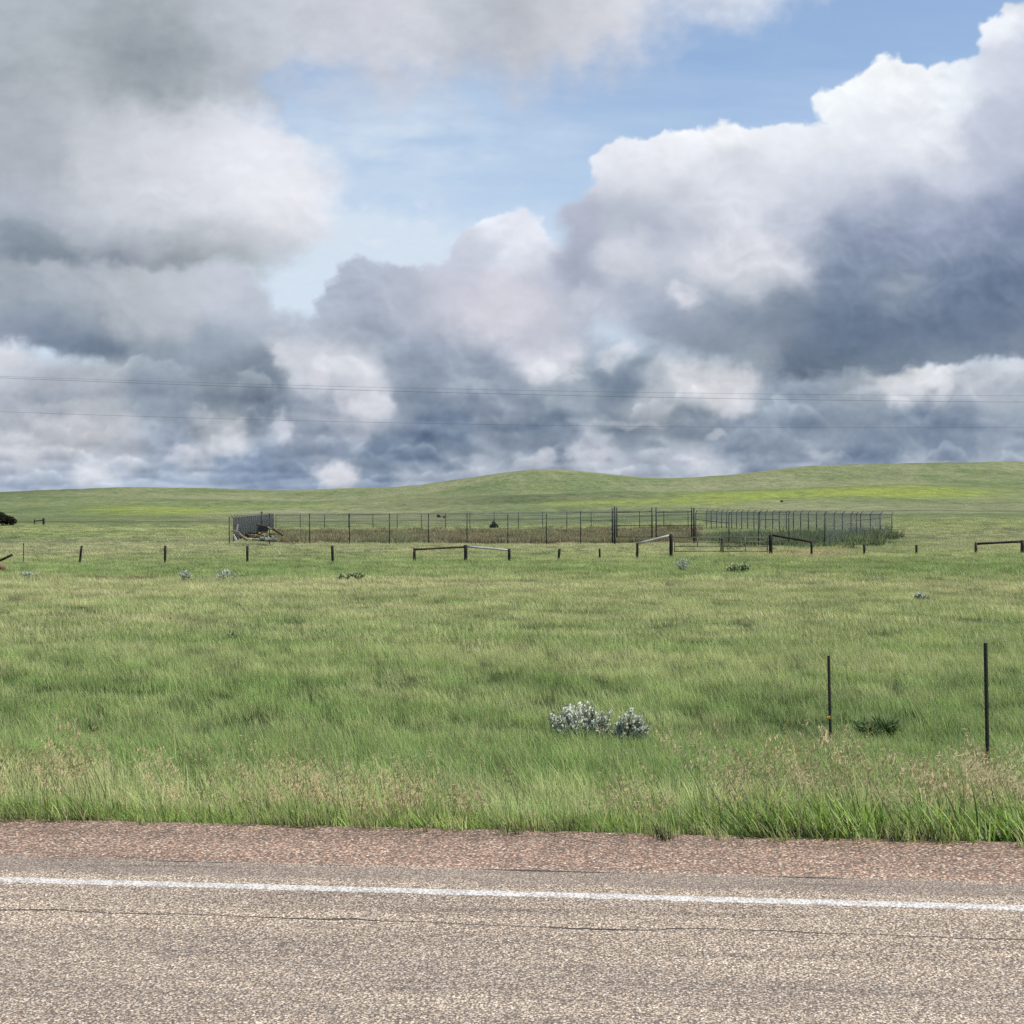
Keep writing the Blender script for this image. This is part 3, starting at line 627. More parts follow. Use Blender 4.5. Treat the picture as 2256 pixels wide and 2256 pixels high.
def paint_mat():
    m, nt, out = newmat('worn road paint')
    tc = N(nt, 'ShaderNodeTexCoord'); vo = N(nt, 'ShaderNodeTexVoronoi', i_Scale=78.0); nt.links.new(tc.outputs['Object'], vo.inputs['Vector'])
    nz = N(nt, 'ShaderNodeTexNoise', i_Scale=9.0, i_Detail=6.0, i_Roughness=.7); nt.links.new(tc.outputs['Object'], nz.inputs['Vector'])
    w = math_(nt, 'ADD', math_(nt, 'MULTIPLY', vo.outputs['Distance'], .8), nz.outputs[0])
    f = ramp(nt, w, [(.86, (0, 0, 0)), (1.06, (.85, .85, .85))])
    c = mix(nt, f, (.74, .70, .63), (.36, .31, .26))
    p = N(nt, 'ShaderNodeBsdfPrincipled', i_Roughness=.7); nt.links.new(c, p.inputs['Base Color'])
    b = N(nt, 'ShaderNodeBump', i_Strength=.6, i_Distance=.005, invert=True); nt.links.new(vo.outputs['Distance'], b.inputs['Height']); nt.links.new(b.outputs[0], p.inputs['Normal'])
    nt.links.new(p.outputs[0], out.inputs[0]); return m
M['paint'] = paint_mat()

# ---------------------------------------------------------------- setting: ground, road, sky
def build_ground():
    az = np.concatenate([np.linspace(-180, -40, 45, endpoint=False), np.linspace(-40, -22, 40, endpoint=False), np.linspace(-22, 22, 420), np.linspace(22, 40, 41)[1:], np.linspace(40, 180, 46)[1:-1]])
    az = np.radians(az)
    r = np.concatenate([[.5, 2, 4, 6], np.geomspace(7, 6400, 420)])
    A, R_ = np.meshgrid(az, r); x = (R_ * np.sin(A)).ravel(); y = (R_ * np.cos(A)).ravel()
    z = ground_z(x, y)
    na, nr = len(az), len(r)
    i = np.arange(nr - 1)[:, None]; j = np.arange(na)[None, :]; j2 = (j + 1) % na
    Fq = np.stack([i*na + j, i*na + j2, (i+1)*na + j2, (i+1)*na + j], -1).reshape(-1, 4)[:, ::-1]
    V = np.stack([x, y, z], 1)
    me = fast_mesh('ground', V, Fq); me.materials.append(M['ground'])
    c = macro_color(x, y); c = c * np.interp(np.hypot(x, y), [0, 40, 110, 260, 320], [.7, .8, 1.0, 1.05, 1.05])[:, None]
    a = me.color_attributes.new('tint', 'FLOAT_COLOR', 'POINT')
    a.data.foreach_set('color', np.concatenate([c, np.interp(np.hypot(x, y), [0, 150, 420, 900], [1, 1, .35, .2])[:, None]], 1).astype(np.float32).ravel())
    me.polygons.foreach_set('use_smooth', [True] * len(me.polygons))
    o = bpy.data.objects.new('ground', me); C.objects.link(o); o['kind'] = 'structure'
build_ground()

def strip(name, t0, t1, z, mat_, jit=0.0, step=2.0, skirt=0.0, span=420, jit1=None, lip=0.0):
    s = np.concatenate([np.arange(-span, -9, 4.0), np.arange(-9, 9, step), np.arange(9, span + 1, 4.0)])
    jit1 = jit if jit1 is None else jit1
    a = t0 + jit * fbm(s * 9, s * 0 + 3, 3, 61); b = t1 + jit1 * fbm(s * 9, s * 0 + 9, 4, 67, .6)
    rows = [np.stack([s, a, s * 0 + z], 1), np.stack([s, b, s * 0 + z], 1)]
    if lip: rows = [np.stack([s, a - .004, s * 0 + z - lip], 1)] + rows + [np.stack([s, b + .004, s * 0 + z - lip], 1)]
    if skirt: rows.append(np.stack([s, b + .03, s * 0 + z - skirt], 1))
    V = np.concatenate(rows); n = len(s); fs = []
    for k in range(len(rows) - 1):
        i = np.arange(n - 1); fs.append(np.stack([k*n + i, k*n + i + 1, (k+1)*n + i + 1, (k+1)*n + i], 1))
    me = fast_mesh(name, V, np.concatenate(fs)); me.materials.append(mat_)
    o = bpy.data.objects.new(name, me); C.objects.link(o); o.rotation_euler = (0, 0, -TH); o['kind'] = 'structure'; return o
strip('road', -4.6, 6.90, 0.0, M['road'])
strip('road_shoulder', 6.90, 7.74, 0.0, M['shoulder'], jit=0.0, jit1=.05, step=.04, skirt=.12)
strip('road_marking', 6.406, 6.480, .004, M['paint'], jit=.012, step=.02, lip=.0036)

def build_sky():
    az = np.concatenate([np.arange(-78, -21, 1.5), np.arange(-21, 21, .05), np.arange(21, 79, 1.5)])
    el = np.concatenate([[-4, -3, -2], np.arange(-1.0, 20.6, .05), np.arange(20.6, 52, 1.3)])
    A, E = np.meshgrid(np.radians(az), np.radians(el))
    X = 966 + SKF * np.tan(A); Y = 967.7 - SKF * np.tan(E) / np.cos(A)
    X = np.clip(X, -9000, 11000); Y = np.clip(Y, -9000, 1200)
    col, cov = sky_field(X, Y)
    ad, ed = np.degrees(np.abs(A)), np.degrees(E)
    cov = cov * (1 - sstep(58, 76, ad)) * (1 - sstep(34, 50, ed))
    s = col / 255.0
    lin = np.where(s <= .04045, s / 12.92, ((s + .055) / 1.055) ** 2.4)
    Rr = 9000.0
    V = np.stack([Rr * np.cos(E) * np.sin(A), Rr * np.cos(E) * np.cos(A), EYE + Rr * np.sin(E)], -1).reshape(-1, 3)
    ne, na = A.shape
    i = np.arange(ne - 1)[:, None]; j = np.arange(na - 1)[None, :]
    Fq = np.stack([i*na + j, i*na + j + 1, (i+1)*na + j + 1, (i+1)*na + j], -1).reshape(-1, 4)
    me = fast_mesh('sky', V, Fq)
    a = me.color_attributes.new('cloud', 'FLOAT_COLOR', 'POINT')
    a.data.foreach_set('color', np.concatenate([lin.reshape(-1, 3), cov.reshape(-1, 1)], 1).astype(np.float32).ravel())
    m, nt, out = newmat('cloud layer')
    at_ = N(nt, 'ShaderNodeAttribute', attribute_name='cloud')
    em = N(nt, 'ShaderNodeEmission'); nt.links.new(at_.outputs['Color'], em.inputs[0])
    tr = N(nt, 'ShaderNodeBsdfTransparent'); ms = N(nt, 'ShaderNodeMixShader')
    nt.links.new(at_.outputs['Alpha'], ms.inputs[0]); nt.links.new(tr.outputs[0], ms.inputs[1]); nt.links.new(em.outputs[0], ms.inputs[2])
    nt.links.new(ms.outputs[0], out.inputs[0])
    m.cycles.emission_sampling = 'NONE'
    me.materials.append(m)
    me.polygons.foreach_set('use_smooth', [True] * len(me.polygons))
    o = bpy.data.objects.new('sky', me); C.objects.link(o); o['kind'] = 'structure'
build_sky()

# ---------------------------------------------------------------- grass: many small blades, grown as stuff
def blade_arrays(specs, bv=.28):
    """specs: list of (base xyz, height, lean dx, dy, width, facing, cured, kinds) -> strips"""
    V = []; Fq = []; G = []
    for (b, h, dx, dy, w, fa, cu, hd) in specs:
        n0 = len(V); segs = 3; br = (1 - bv) + 2 * bv * ((b[0] * 911.7 + b[1] * 577.3) % 1.0)
        for k in range(segs + 1):
            u = k / segs
            p = (b[0] + dx * u ** 1.7, b[1] + dy * u ** 1.7, b[2] + h * u * (1 - .12 * u))
            ww = w * (1 - u ** 1.5) * .5 + .0004
            V.append((p[0] - math.cos(fa) * ww, p[1] - math.sin(fa) * ww, p[2])); V.append((p[0] + math.cos(fa) * ww, p[1] + math.sin(fa) * ww, p[2]))
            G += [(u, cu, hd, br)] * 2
        for k in range(segs):
            Fq.append((n0 + 2*k, n0 + 2*k + 1, n0 + 2*k + 3, n0 + 2*k + 2))
    return V, Fq, G
def clump_mesh(name, mat_, nb, rad, h, hs, w, lean, curedp, seed, heads=0, headh=(.5, .7), bv=.28):
    rnd = random.Random(seed); specs = []
    for i in range(nb):
        a = rnd.uniform(0, 6.283); r = rad * math.sqrt(rnd.random())
        hh = max(.05, rnd.gauss(h, hs)); la = rnd.gauss(math.pi, 1.0); lm = hh * abs(rnd.gauss(lean, .22))
        cu = rnd.uniform(.35, 1.0) if rnd.random() < curedp else rnd.uniform(0, .18)
        specs.append(((r * math.cos(a), r * math.sin(a), -.03), hh, lm * math.cos(la), lm * math.sin(la) * .7, w * rnd.uniform(.6, 1.3), rnd.gauss(0, .7), cu, 0))
    V, Fq, G = blade_arrays(specs, bv)
    for i in range(heads):
        a = rnd.uniform(0, 6.283); r = rad * math.sqrt(rnd.random())
        b = (r * math.cos(a), r * math.sin(a), -.03); hh = rnd.uniform(*headh)
        la = rnd.gauss(math.pi, .45); lm = hh * rnd.uniform(.15, .5)
        dx, dy = lm * math.cos(la), lm * math.sin(la)
        v, f, g = blade_arrays([(b, hh, dx, dy, .0045, 0, rnd.uniform(.3, .9), 0)])
        v = [(x, y, z) for x, y, z in v]
        n0 = len(V); V += v; Fq += [tuple(q + n0 for q in ff) for ff in f]; G += g
        spread = rnd.uniform(.014, .030); nsp = rnd.randint(20, 34); hc = rnd.uniform(.55, 1.0)
        for s_ in range(nsp):
            u = rnd.uniform(.70, 1.02); env = math.sin(min(1, (1.04 - u) / .34) * math.pi * .9) + .15
            px = b[0] + dx * u ** 1.7 + rnd.gauss(-.3, 1) * spread * env; py = b[1] + dy * u ** 1.7 + rnd.gauss(0, 1) * spread * env
            pz = b[2] + hh * u * (1 - .12 * u) - abs(rnd.gauss(0, 1)) * spread * .6 * env
            L = rnd.uniform(.016, .032); W = rnd.uniform(.0030, .0058); ta = rnd.gauss(-2.2, .5)
            ex, ez = math.cos(ta) * L, math.sin(ta) * L
            n0 = len(V)
            V += [(px, py, pz), (px + ex * .5 + W, py + W * .5, pz + ez * .5 + W * .4), (px + ex, py, pz + ez), (px + ex * .5 - W, py - W * .5, pz + ez * .5 - W * .4)]
            Fq.append((n0, n0 + 1, n0 + 2, n0 + 3)); G += [(rnd.uniform(.5, 1), .5, hc, 1)] * 4
    me = fast_mesh(name, V, Fq); me.materials.append(mat_)
    a = me.color_attributes.new('grad', 'FLOAT_COLOR', 'POINT'); a.data.foreach_set('color', np.array(G, np.float32).ravel())
    return me
def scatter(name, sources, x, y, z, scale, rotz, idx, tint):
    col = bpy.data.collections.new(name + '_tufts')
    for k, me in enumerate(sources):
        o = bpy.data.objects.new('%s_tuft_%02d' % (name, k), me); col.objects.link(o)
    me = bpy.data.meshes.new(name); n = len(x)
    me.vertices.add(n); me.vertices.foreach_set('co', np.stack([x, y, z], 1).astype(np.float32).ravel())
    for an, typ, arr, key in (('rotz', 'FLOAT_VECTOR', np.stack([0*rotz, 0*rotz, rotz], 1), 'vector'), ('scl', 'FLOAT_VECTOR', scale, 'vector'), ('idx', 'INT', idx, 'value'),
                              ('tint', 'FLOAT_COLOR', np.concatenate([tint, np.ones((n, 1))], 1), 'color')):
        a = me.attributes.new(an, typ, 'POINT'); a.data.foreach_set(key, np.asarray(arr, np.int32 if typ == 'INT' else np.float32).ravel())
    o = bpy.data.objects.new(name, me); C.objects.link(o); o['kind'] = 'stuff'
    ng = bpy.data.node_groups.new(name + '_scatter', 'GeometryNodeTree')
    ng.interface.new_socket('Geometry', in_out='INPUT', socket_type='NodeSocketGeometry'); ng.interface.new_socket('Geometry', in_out='OUTPUT', socket_type='NodeSocketGeometry')
    gi = ng.nodes.new('NodeGroupInput'); go = ng.nodes.new('NodeGroupOutput'); ip = ng.nodes.new('GeometryNodeInstanceOnPoints'); ci = ng.nodes.new('GeometryNodeCollectionInfo')
    ci.inputs[0].default_value = col; ci.inputs[1].default_value = True; ci.inputs[2].default_value = True
    def named(nm, typ):
        q = ng.nodes.new('GeometryNodeInputNamedAttribute'); q.data_type = typ; q.inputs[0].default_value = nm; return q.outputs[0]
    L = ng.links.new
    L(gi.outputs[0], ip.inputs['Points']); L(ci.outputs[0], ip.inputs['Instance']); ip.inputs['Pick Instance'].default_value = True
    L(named('idx', 'INT'), ip.inputs['Instance Index']); L(named('rotz', 'FLOAT_VECTOR'), ip.inputs['Rotation']); L(named('scl', 'FLOAT_VECTOR'), ip.inputs['Scale'])
    L(ip.outputs[0], go.inputs[0])
    md = o.modifiers.new('scatter', 'NODES'); md.node_group = ng
    return o
def field(dens, d0, d1, halfw, seed):
    """random points in the view wedge between two depths"""
    r = np.random.default_rng(seed)
    area = halfw * (d1 ** 2 - d0 ** 2)
    n = int(area * dens)
    d = np.sqrt(r.uniform(d0 ** 2, d1 ** 2, n)); x = r.uniform(-halfw, halfw, n) * d
    return x, d, r

def grow_meadow():
    src = [clump_mesh('meadow_tuft', M['grass'], 88, .22, .19, .055, .0046, .36, .10 if k < 4 else .42, 10 + k) for k in range(8)]
    far = [clump_mesh('meadow_patch', M['grass'], 165, .55, .19, .06, .0098, .36, .08 if k < 3 else .45, 40 + k) for k in range(6)]
    xs, ys, sc, ix = [], [], [], []
    x, y, r = field(13.0, 8.3, 21, .40, 1); xs.append(x); ys.append(y); sc.append(r.normal(1, .16, len(x))); ix.append(r.integers(0, 8, len(x)))
    x, y, r = field(8.0, 21, 36, .40, 2); xs.append(x); ys.append(y); sc.append(r.normal(1.15, .18, len(x))); ix.append(r.integers(0, 8, len(x)))
    x, y, r = field(2.6, 36, 72, .40, 3); xs.append(x); ys.append(y); sc.append(r.normal(1.0, .2, len(x))); ix.append(r.integers(8, 14, len(x)))
    x, y, r = field(1.3, 72, 135, .40, 4); xs.append(x); ys.append(y); sc.append(r.normal(1.25, .25, len(x))); ix.append(r.integers(8, 14, len(x)))
    x, y, r = field(.22, 135, 300, .40, 5); xs.append(x); ys.append(y); sc.append(r.normal(1.5, .35, len(x))); ix.append(r.integers(8, 14, len(x)))
    x, y, sc, ix = map(np.concatenate, (xs, ys, sc, ix))
    t = x * ST + y * CT; keep = t > 7.86 + .12 * fbm(x * 1.7, y * 1.7, 2, 3); x, y, sc, ix = x[keep], y[keep], sc[keep], ix[keep]
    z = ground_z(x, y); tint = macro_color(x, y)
    hv = 1 + .22 * fbm(x / 3.5, y / 5, 3, 71) + .12 * RNG.standard_normal(len(x))
    sc = np.clip(sc, .5, 2.2); hv = hv * np.interp(y, [30, 70, 110, 200], [1, .9, .75, .6])
    scale = np.stack([sc, sc, sc * np.clip(hv, .5, 1.7)], 1)
    rot = RNG.normal(0, .55, len(x))
    tint = tint * (1 + .10 * RNG.standard_normal((len(x), 1)))
    tint = tint * np.array((2.95, 2.75, 3.0))
    scatter('meadow_grass', src + far, x, y, z, scale, rot, ix, np.clip(tint, .01, .8))
    print('meadow', len(x))
grow_meadow()

def grow_verge():
    src = [clump_mesh('verge_leaf', M['grass'], 30, .13, .21, .08, .0135, .42, .14, 100 + k, bv=.5) for k in range(5)]
    src += [clump_mesh('verge_brome', M['grass'], 12, .15, .26, .08, .009, .4, .3, 120 + k, heads=3, headh=(.33, .56), bv=.45) for k in range(6)]
    r = np.random.default_rng(11)
    n = 7200
    s = r.uniform(-6.5, 6.6, n); t = 7.80 + np.abs(r.normal(0, .75, n)); kind = r.random(n)
    # leafy clumps crowd the seal edge, brome stands behind
    clump = fbm(s / .9, t / .9, 3, 207)
    brome_p = np.clip(.12 + .38 * sstep(7.9, 8.8, t) + .7 * clump, 0, .85)
    isb = kind < brome_p
    dens = np.where(isb, np.clip(.03 + .72 * clump, .008, .36), np.clip(1.1 - .95 * (t - 7.8), .05, 1))
    keep = r.random(n) < dens; s, t, isb, clump = s[keep], t[keep], isb[keep], clump[keep]
    # bare brown gaps by the edge
    gap = fbm(s / .5, s * 0, 3, 311); keep = ~((t < 8.05) & (gap > .22)); s, t, isb, clump = s[keep], t[keep], isb[keep], clump[keep]
    x = s * CT + t * ST; y = -s * ST + t * CT
    z = ground_z(x, y); px = 1128 + F * x / y
    grow = .74 + .26 * np.exp(-((px - 120) / 130) ** 2) + .34 * sstep(1500, 1800, px) + .22 * np.exp(-((px - 660) / 90) ** 2) + .35 * clump + .12 * r.standard_normal(len(x))
    grow = np.clip(grow * np.where(isb, 1.0, .66 + .28 * sstep(1000, 1700, px)), .3, 1.7)
    ix = np.where(isb, r.integers(5, 11, len(x)), r.integers(0, 5, len(x)))
    scale = np.stack([np.clip(grow, .7, 1.25), np.clip(grow, .7, 1.25), grow], 1)
    tint = np.where(isb[:, None], np.array((.31, .36, .12)), np.array((.22, .335, .075))) * (1 + .2 * r.standard_normal((len(x), 1)))
    yel = sstep(8.0, 8.7, t)[:, None] * np.clip(fbm(s / 1.6, t / 1.6, 2, 401) * 2 + .3 * (1 - sstep(500, 1300, px)), 0, 1)[:, None] * .65
    tint = tint * (1 - yel) + np.array((.42, .39, .17)) * yel
    dock = (~isb) & (t < 8.5) & (r.random(len(x)) < .45 * np.exp(-((px - 1140) / 70) ** 2) + .35 * np.exp(-((px - 800) / 40) ** 2) + .3 * np.exp(-((px - 2080) / 60) ** 2) + .05)
    tint[dock] = np.array((.20, .10, .06)); scale[dock, 2] *= .8
    scatter('verge_grass', src, x, y, z, scale, r.normal(0, .5, len(x)), ix, np.clip(tint, .02, .5))
    # stray sprouts on the seal
    n = 180; s = r.uniform(-6.4, 6.4, n); t = 7.80 - np.abs(r.normal(0, .09, n)); x = s * CT + t * ST; y = -s * ST + t * CT
    g = r.uniform(.22, .6, n)
    scatter('edge_sprouts', src[:5], x, y, np.full(n, -.005), np.stack([g, g, g], 1), r.normal(0, .8, n), r.integers(0, 5, n), np.array((.27, .30, .11)) * (1 + .3 * r.standard_normal((n, 1))))
    # tall lone stems further down the bank
    n = 1130; s = r.uniform(-6.6, 7.0, n); t = r.uniform(8.6, 12.2, n); cl = fbm(s / 1.1, t / 1.5, 3, 217)
    x = s * CT + t * ST; y = -s * ST + t * CT; px = 1128 + F * x / y
    w = .05 + .7 * np.clip(cl, 0, 1) + .5 * sstep(1450, 1800, px) + .35 * np.exp(-((px - 650) / 110) ** 2) + .3 * np.exp(-((px - 160) / 150) ** 2) - .1 * (t - 9)
    k = r.random(n) < w; x, y, px, s, t = x[k], y[k], px[k], s[k], t[k]
    st = [clump_mesh('seed_stem', M['grass'], 2, .06, .3, .05, .006, .3, .6, 140 + q, heads=3, headh=(.44, .66)) for q in range(5)]
    g = np.clip(1.0 + .18 * r.standard_normal(len(x)) + .12 * sstep(1500, 1900, px), .6, 1.5)
    tint = np.array((.32, .30, .13)) * (1 + .2 * r.standard_normal((len(x), 1)))
    scatter('seed_grass', st, x, y, ground_z(x, y), np.stack([g, g, g], 1), r.normal(0, .5, len(x)), r.integers(0, 5, len(x)), np.clip(tint, .02, .5))
grow_verge()

def grow_weeds():
    src = [clump_mesh('rank_weed', M['weed'], 60, .6, .48, .16, .04, .35, .05, 160 + k) for k in range(4)]
    r = np.random.default_rng(21)
    n = 900; px = r.normal(1800, 110, n); d = r.normal(140, 9, n)
    px2 = r.uniform(1560, 1990, 500); d2 = r.normal(150, 9, 500)
    px = np.concatenate([px, px2]); d = np.concatenate([d, d2]); x = (px - 1128) / F * d
    k = (d > 117) & (px < 1975) & ((px < 1930) | (r.random(len(px)) < .4)); x, d = x[k], d[k]; m = len(x)
    tint = np.array((.115, .165, .07)) * (1 + .25 * r.standard_normal((m, 1)))
    sc = np.clip(r.normal(.95, .3, m), .4, 1.6); kk = fbm(x / 4, d / 7, 3, 571) > -.3; x, d, sc, tint = x[kk], d[kk], sc[kk], tint[kk]; m = len(x)
    scatter('weeds', src, x, d, ground_z(x, d), np.stack([sc, sc, sc * r.uniform(.6, 1.3, m)], 1), r.uniform(-3, 3, m), r.integers(0, 4, m), np.clip(tint, .01, .4))
    src = [clump_mesh('red_weed', M['weed'], 60, .6, .34, .1, .035, .35, .15, 170 + k) for k in range(4)]
    n = 2600; px = r.uniform(610, 1540, n); d = 139 + np.abs(r.normal(0, 38, n)); x = (px - 1128) / F * d; k = d < 250; x, d = x[k], d[k]; m = len(x)
    q = np.clip(.5 + 1.3 * fbm(x / 9, d / 16, 3, 501), 0, 1)[:, None]
    tint = np.array((.30, .205, .125)) * q + np.array((.20, .23, .10)) * (1 - q); tint = tint * (1 + .2 * r.standard_normal((m, 1)))
    sc = np.clip(r.normal(1.2, .3, m), .5, 2)
    scatter('cured_weeds', src, x, d, ground_z(x, d), np.stack([sc, sc, sc], 1), r.uniform(-3, 3, m), r.integers(0, 4, m), np.clip(tint, .01, .4))
grow_weeds()

# ---------------------------------------------------------------- steel T-posts by the road
def t_post(px_top, py_top, px_base, d, label, topband, clip_py=None):
    top = at(px_top, py_top, d); b = gp(px_base, d)
    root = empty('metal_fence_post', b, label, 'fence post', 'steel posts near the road')
    ax = top - b; L = ax.length; R = ax.to_track_quat('Z', 'Y').to_matrix() @ Matrix.Rotation(math.radians(25), 3, 'Z')
    m = MB()
    e = .34 if topband else 0.0
    def rod(mb, z0, z1):
        mb.box(R @ Vector((0, 0, (z0 + z1) / 2)), (.036, .005, z1 - z0), R)
        mb.box(R @ Vector((0, .0175, (z0 + z1) / 2)), (.006, .030, z1 - z0 - .001), R)
    rod(m, -.35, L - e)
    z = .12
    while z < L - e - .03:
        m.box(R @ Vector((0, -.006, z)), (.012, .009, .016), R); z += .055
    m.build('shaft', M['tpost'], root)
    if topband:
        m = MB(); rod(m, L - e, L - .02); z = L - e + .03
        while z < L - .05:
            m.box(R @ Vector((0, -.006, z)), (.012, .009, .016), R); z += .055
        m.build('painted_top', M['tpost_top'], root)
        m = MB(); m.box(R @ Vector((0, .006, L - .008)), (.042, .045, .020), R, .003); m.build('cap', M['tpost'], root)
    if clip_py:
        c = at(px_base - 1, clip_py, d) - b
        m = MB(); m.box(c + R @ Vector((.004, -.014, 0)), (.040, .020, .045), R, .006); m.tube([c + R @ Vector((.0, -.022, 0)), c + R @ Vector((.0, -.05, .004))], [.014, .010], 8)
        m.build('insulator', M['yellow'], root)
t_post(2169.7, 1416.5, 2175.5, 15.0, 'tall dark steel T-post nearest the road, at the right edge', False)
t_post(1824.3, 1444.7, 1829, 20.4, 'shorter dark steel T-post with a small yellow insulator low on its shaft', False, 1580.5)
def stake():
    b = gp(52, 107); top = at(51, 1201, 107); root = empty('steel_stake', b, 'thin rusty steel stake just right of the leaning broken rail', 'fence post')
    m = MB(); m.box((top - b) / 2, (.06, .012, (top - b).z + .3)); m.box((top - b) / 2 + Vector((0, .03, 0)), (.012, .05, (top - b).z + .299)); m.build('shaft', M['tpost'], root)
stake()

# ---------------------------------------------------------------- silver sage and other low shrubs
def leaf_quad(mb, p, d, L, W, col):
    d = d.normalized(); side = d.cross(Vector((random.gauss(0, 1), random.gauss(0, 1), random.gauss(0, 1)))).normalized()
    mb.add([p, p + d * L * .5 + side * W, p + d * L, p + d * L * .5 - side * W], [(0, 1, 2, 3)], col)
def sage(base, wid, hgt, stems, label, group=None, seed=1, leafm='sage', leafs=38, lw=.013, ll=.055, lean=0.0, name='sagebrush', cat='shrub'):
    random.seed(seed)
    root = empty(name, base, label, cat, group)
    st = MB(); lf = MB()
    for i in range(stems):
        a = random.uniform(0, 2 * math.pi); r = math.sqrt(random.random())
        tip = Vector((math.cos(a) * r * wid * .5 + lean * wid, math.sin(a) * r * wid * .4, hgt * (.98 - .50 * r * r) * random.uniform(.70, 1.05)))
        b0 = Vector((random.gauss(0, .05) * wid, random.gauss(0, .05) * wid, -.03))
        mid = b0.lerp(tip, .62) + Vector((0, 0, -.30 * hgt * r + .02)); pts = []
        for k in range(6):
            u = k / 5; p = b0 * (1 - u) ** 2 + mid * 2 * u * (1 - u) + tip * u * u; pts.append(p)
        st.tube(pts, [.010 * wid ** .3 * (1 - .8 * k / 5) + .001 for k in range(6)], 5, caps=False)
        dirn = (pts[5] - pts[4]).normalized()
        for side in range(4):
            bp = pts[2 + side % 3].lerp(pts[3 + side % 3], random.random())
            sd = (dirn * .4 + Vector((random.gauss(0, .35), random.gauss(0, .35), random.uniform(.6, 1.2)))).normalized()
            ln = hgt * random.uniform(.14, .3) if side else 0
            e = bp + sd * ln if side else pts[5]
            s0 = bp if side else pts[3]
            if side: st.tube([bp, e], [.004, .0015], 4, caps=False)
            for k in range(leafs // (2 if side else 1)):
                u = random.random() ** .6; p = s0.lerp(e, u)
                dv = (e - s0).normalized() + Vector((random.gauss(0, .6), random.gauss(0, .6), random.gauss(.25, .5)))
                cu = random.random() * .5
                leaf_quad(lf, p, dv, ll * random.uniform(.6, 1.2), lw * random.uniform(.7, 1.2), (min(1, .25 + p.z / hgt * .8), cu, 0, 1))
    st.build('stems', M['twig'], root, smooth=True); lf.build('foliage', M[leafm], root, colattr='grad')
    return root
b = gp(1300, 20.9); sage(b + Vector((-.05, 0, 0)), .92, .55, 60, 'silver-leaved sagebrush, the larger and taller of the two side by side in the near meadow', 'silver sagebrush pair', 1, lean=-.10)
b = gp(1386, 20.6); sage(b, .54, .43, 36, 'smaller silver-leaved sagebrush close to the right of the larger one in the near meadow', 'silver sagebrush pair', 2, lean=-.02)
for (px, d, w, h, lab, sd) in [(405, 76.5, .8, .5, 'small silvery sagebrush clump in the far meadow, below the second single post from left', 3), (500, 76, 1.35, .55, 'wide low silvery sagebrush in the far meadow below the junk pile', 4),
                               (1502, 84, .95, .75, 'pale green-grey sagebrush in front of the pipe gate', 5), (62, 80, 1.1, .35, 'faint silvery sagebrush in grass near the far left fallen stump', 6), (2030, 57.5, .6, .25, 'low greyish sagebrush in the tan grass at right, below the lone short post', 12)]:
    sage(gp(px, d), w, h, 16, lab, 'distant silvery sagebrush', sd, 'sage_far', leafs=8, lw=.022, ll=.14)
sage(gp(508, 38.2), .5, .26, 14, 'small dull grey-green plant alone in the middle of the left meadow', None, 7, 'scrub', 10, .016, .06, name='low_plant', cat='plant')
sage(gp(1632, 80), 1.5, .55, 18, 'grey-green scrub bush in the lush grass below the right pipe gate leaf', None, 8, 'scrub', 12, .05, .18, name='scrub_bush', cat='shrub')
sage(gp(780, 76), 1.6, .40, 18, 'low dark green scrub patch below the double rail brace', None, 9, 'scrub', 12, .05, .18, name='scrub_bush', cat='shrub')
sage(gp(1938, 21.6), .66, .22, 20, 'dark green weedy clump in the grass between the two steel posts', None, 10, 'darkweed', 44, .007, .16, name='weed_clump', cat='plant')

def lobed_bush(name, base, lobes, n, leaf, label, cat, trunk=True, seed=3, mat_='juniper', brown=.12):
    random.seed(seed); root = empty(name, base, label, cat)
    lf = MB()
    for i in range(n):
        c, r = random.choices(lobes, [l[1] ** 2 for l in lobes])[0]
        v = Vector((random.gauss(0, 1), random.gauss(0, 1), random.gauss(0, 1))).normalized(); rr = r * random.uniform(.55, 1.05)
        p = Vector(c) + Vector((v.x * rr, v.y * rr, v.z * rr * .85))
        if p.z < .02: continue
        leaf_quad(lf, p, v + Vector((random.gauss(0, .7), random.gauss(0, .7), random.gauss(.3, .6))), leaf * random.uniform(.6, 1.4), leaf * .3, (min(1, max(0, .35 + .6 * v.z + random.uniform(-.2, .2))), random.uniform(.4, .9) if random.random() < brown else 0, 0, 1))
    lf.build('crown' if trunk else 'foliage', M[mat_], root, colattr='grad')
    if trunk:
        t = MB(); h = max(l[0][2] for l in lobes)
        t.tube([(0, 0, -.2), (.05, 0, h * .4), (0, .05, h)], [.16, .12, .04], 7)
        for (c, r) in lobes: t.tube([(.03, 0, h * .2), tuple(Vector(c) * .9)], [.07, .02], 5)
        t.build('trunk', M['twig'], root)
    return root
lobed_bush('juniper_tree', gp(-8, 292), [((-1.6, 0, 1.4), 1.5), ((0, 0, 1.75), 1.2), ((1.4, 0, 1.2), 1.15), ((2.6, .2, .95), .95), ((3.3, 0, .75), .62), ((.9, .3, 2.0), .6), ((-3.4, 0, 1.1), 1.2)], 5200, .34, 'dark rounded evergreen tree cut by the left edge of the picture', 'tree', seed=4)
lobed_bush('juniper_bush', gp(1089, 252), [((-.12, 0, .45), .45), ((.28, 0, .36), .4), ((-.08, 0, .85), .27), ((-.52, 0, .32), .32), ((-.16, 0, 1.15), .13)], 1200, .17, 'small dark evergreen bush at the foot of the back chain link fence', 'shrub', seed=5, brown=.05)
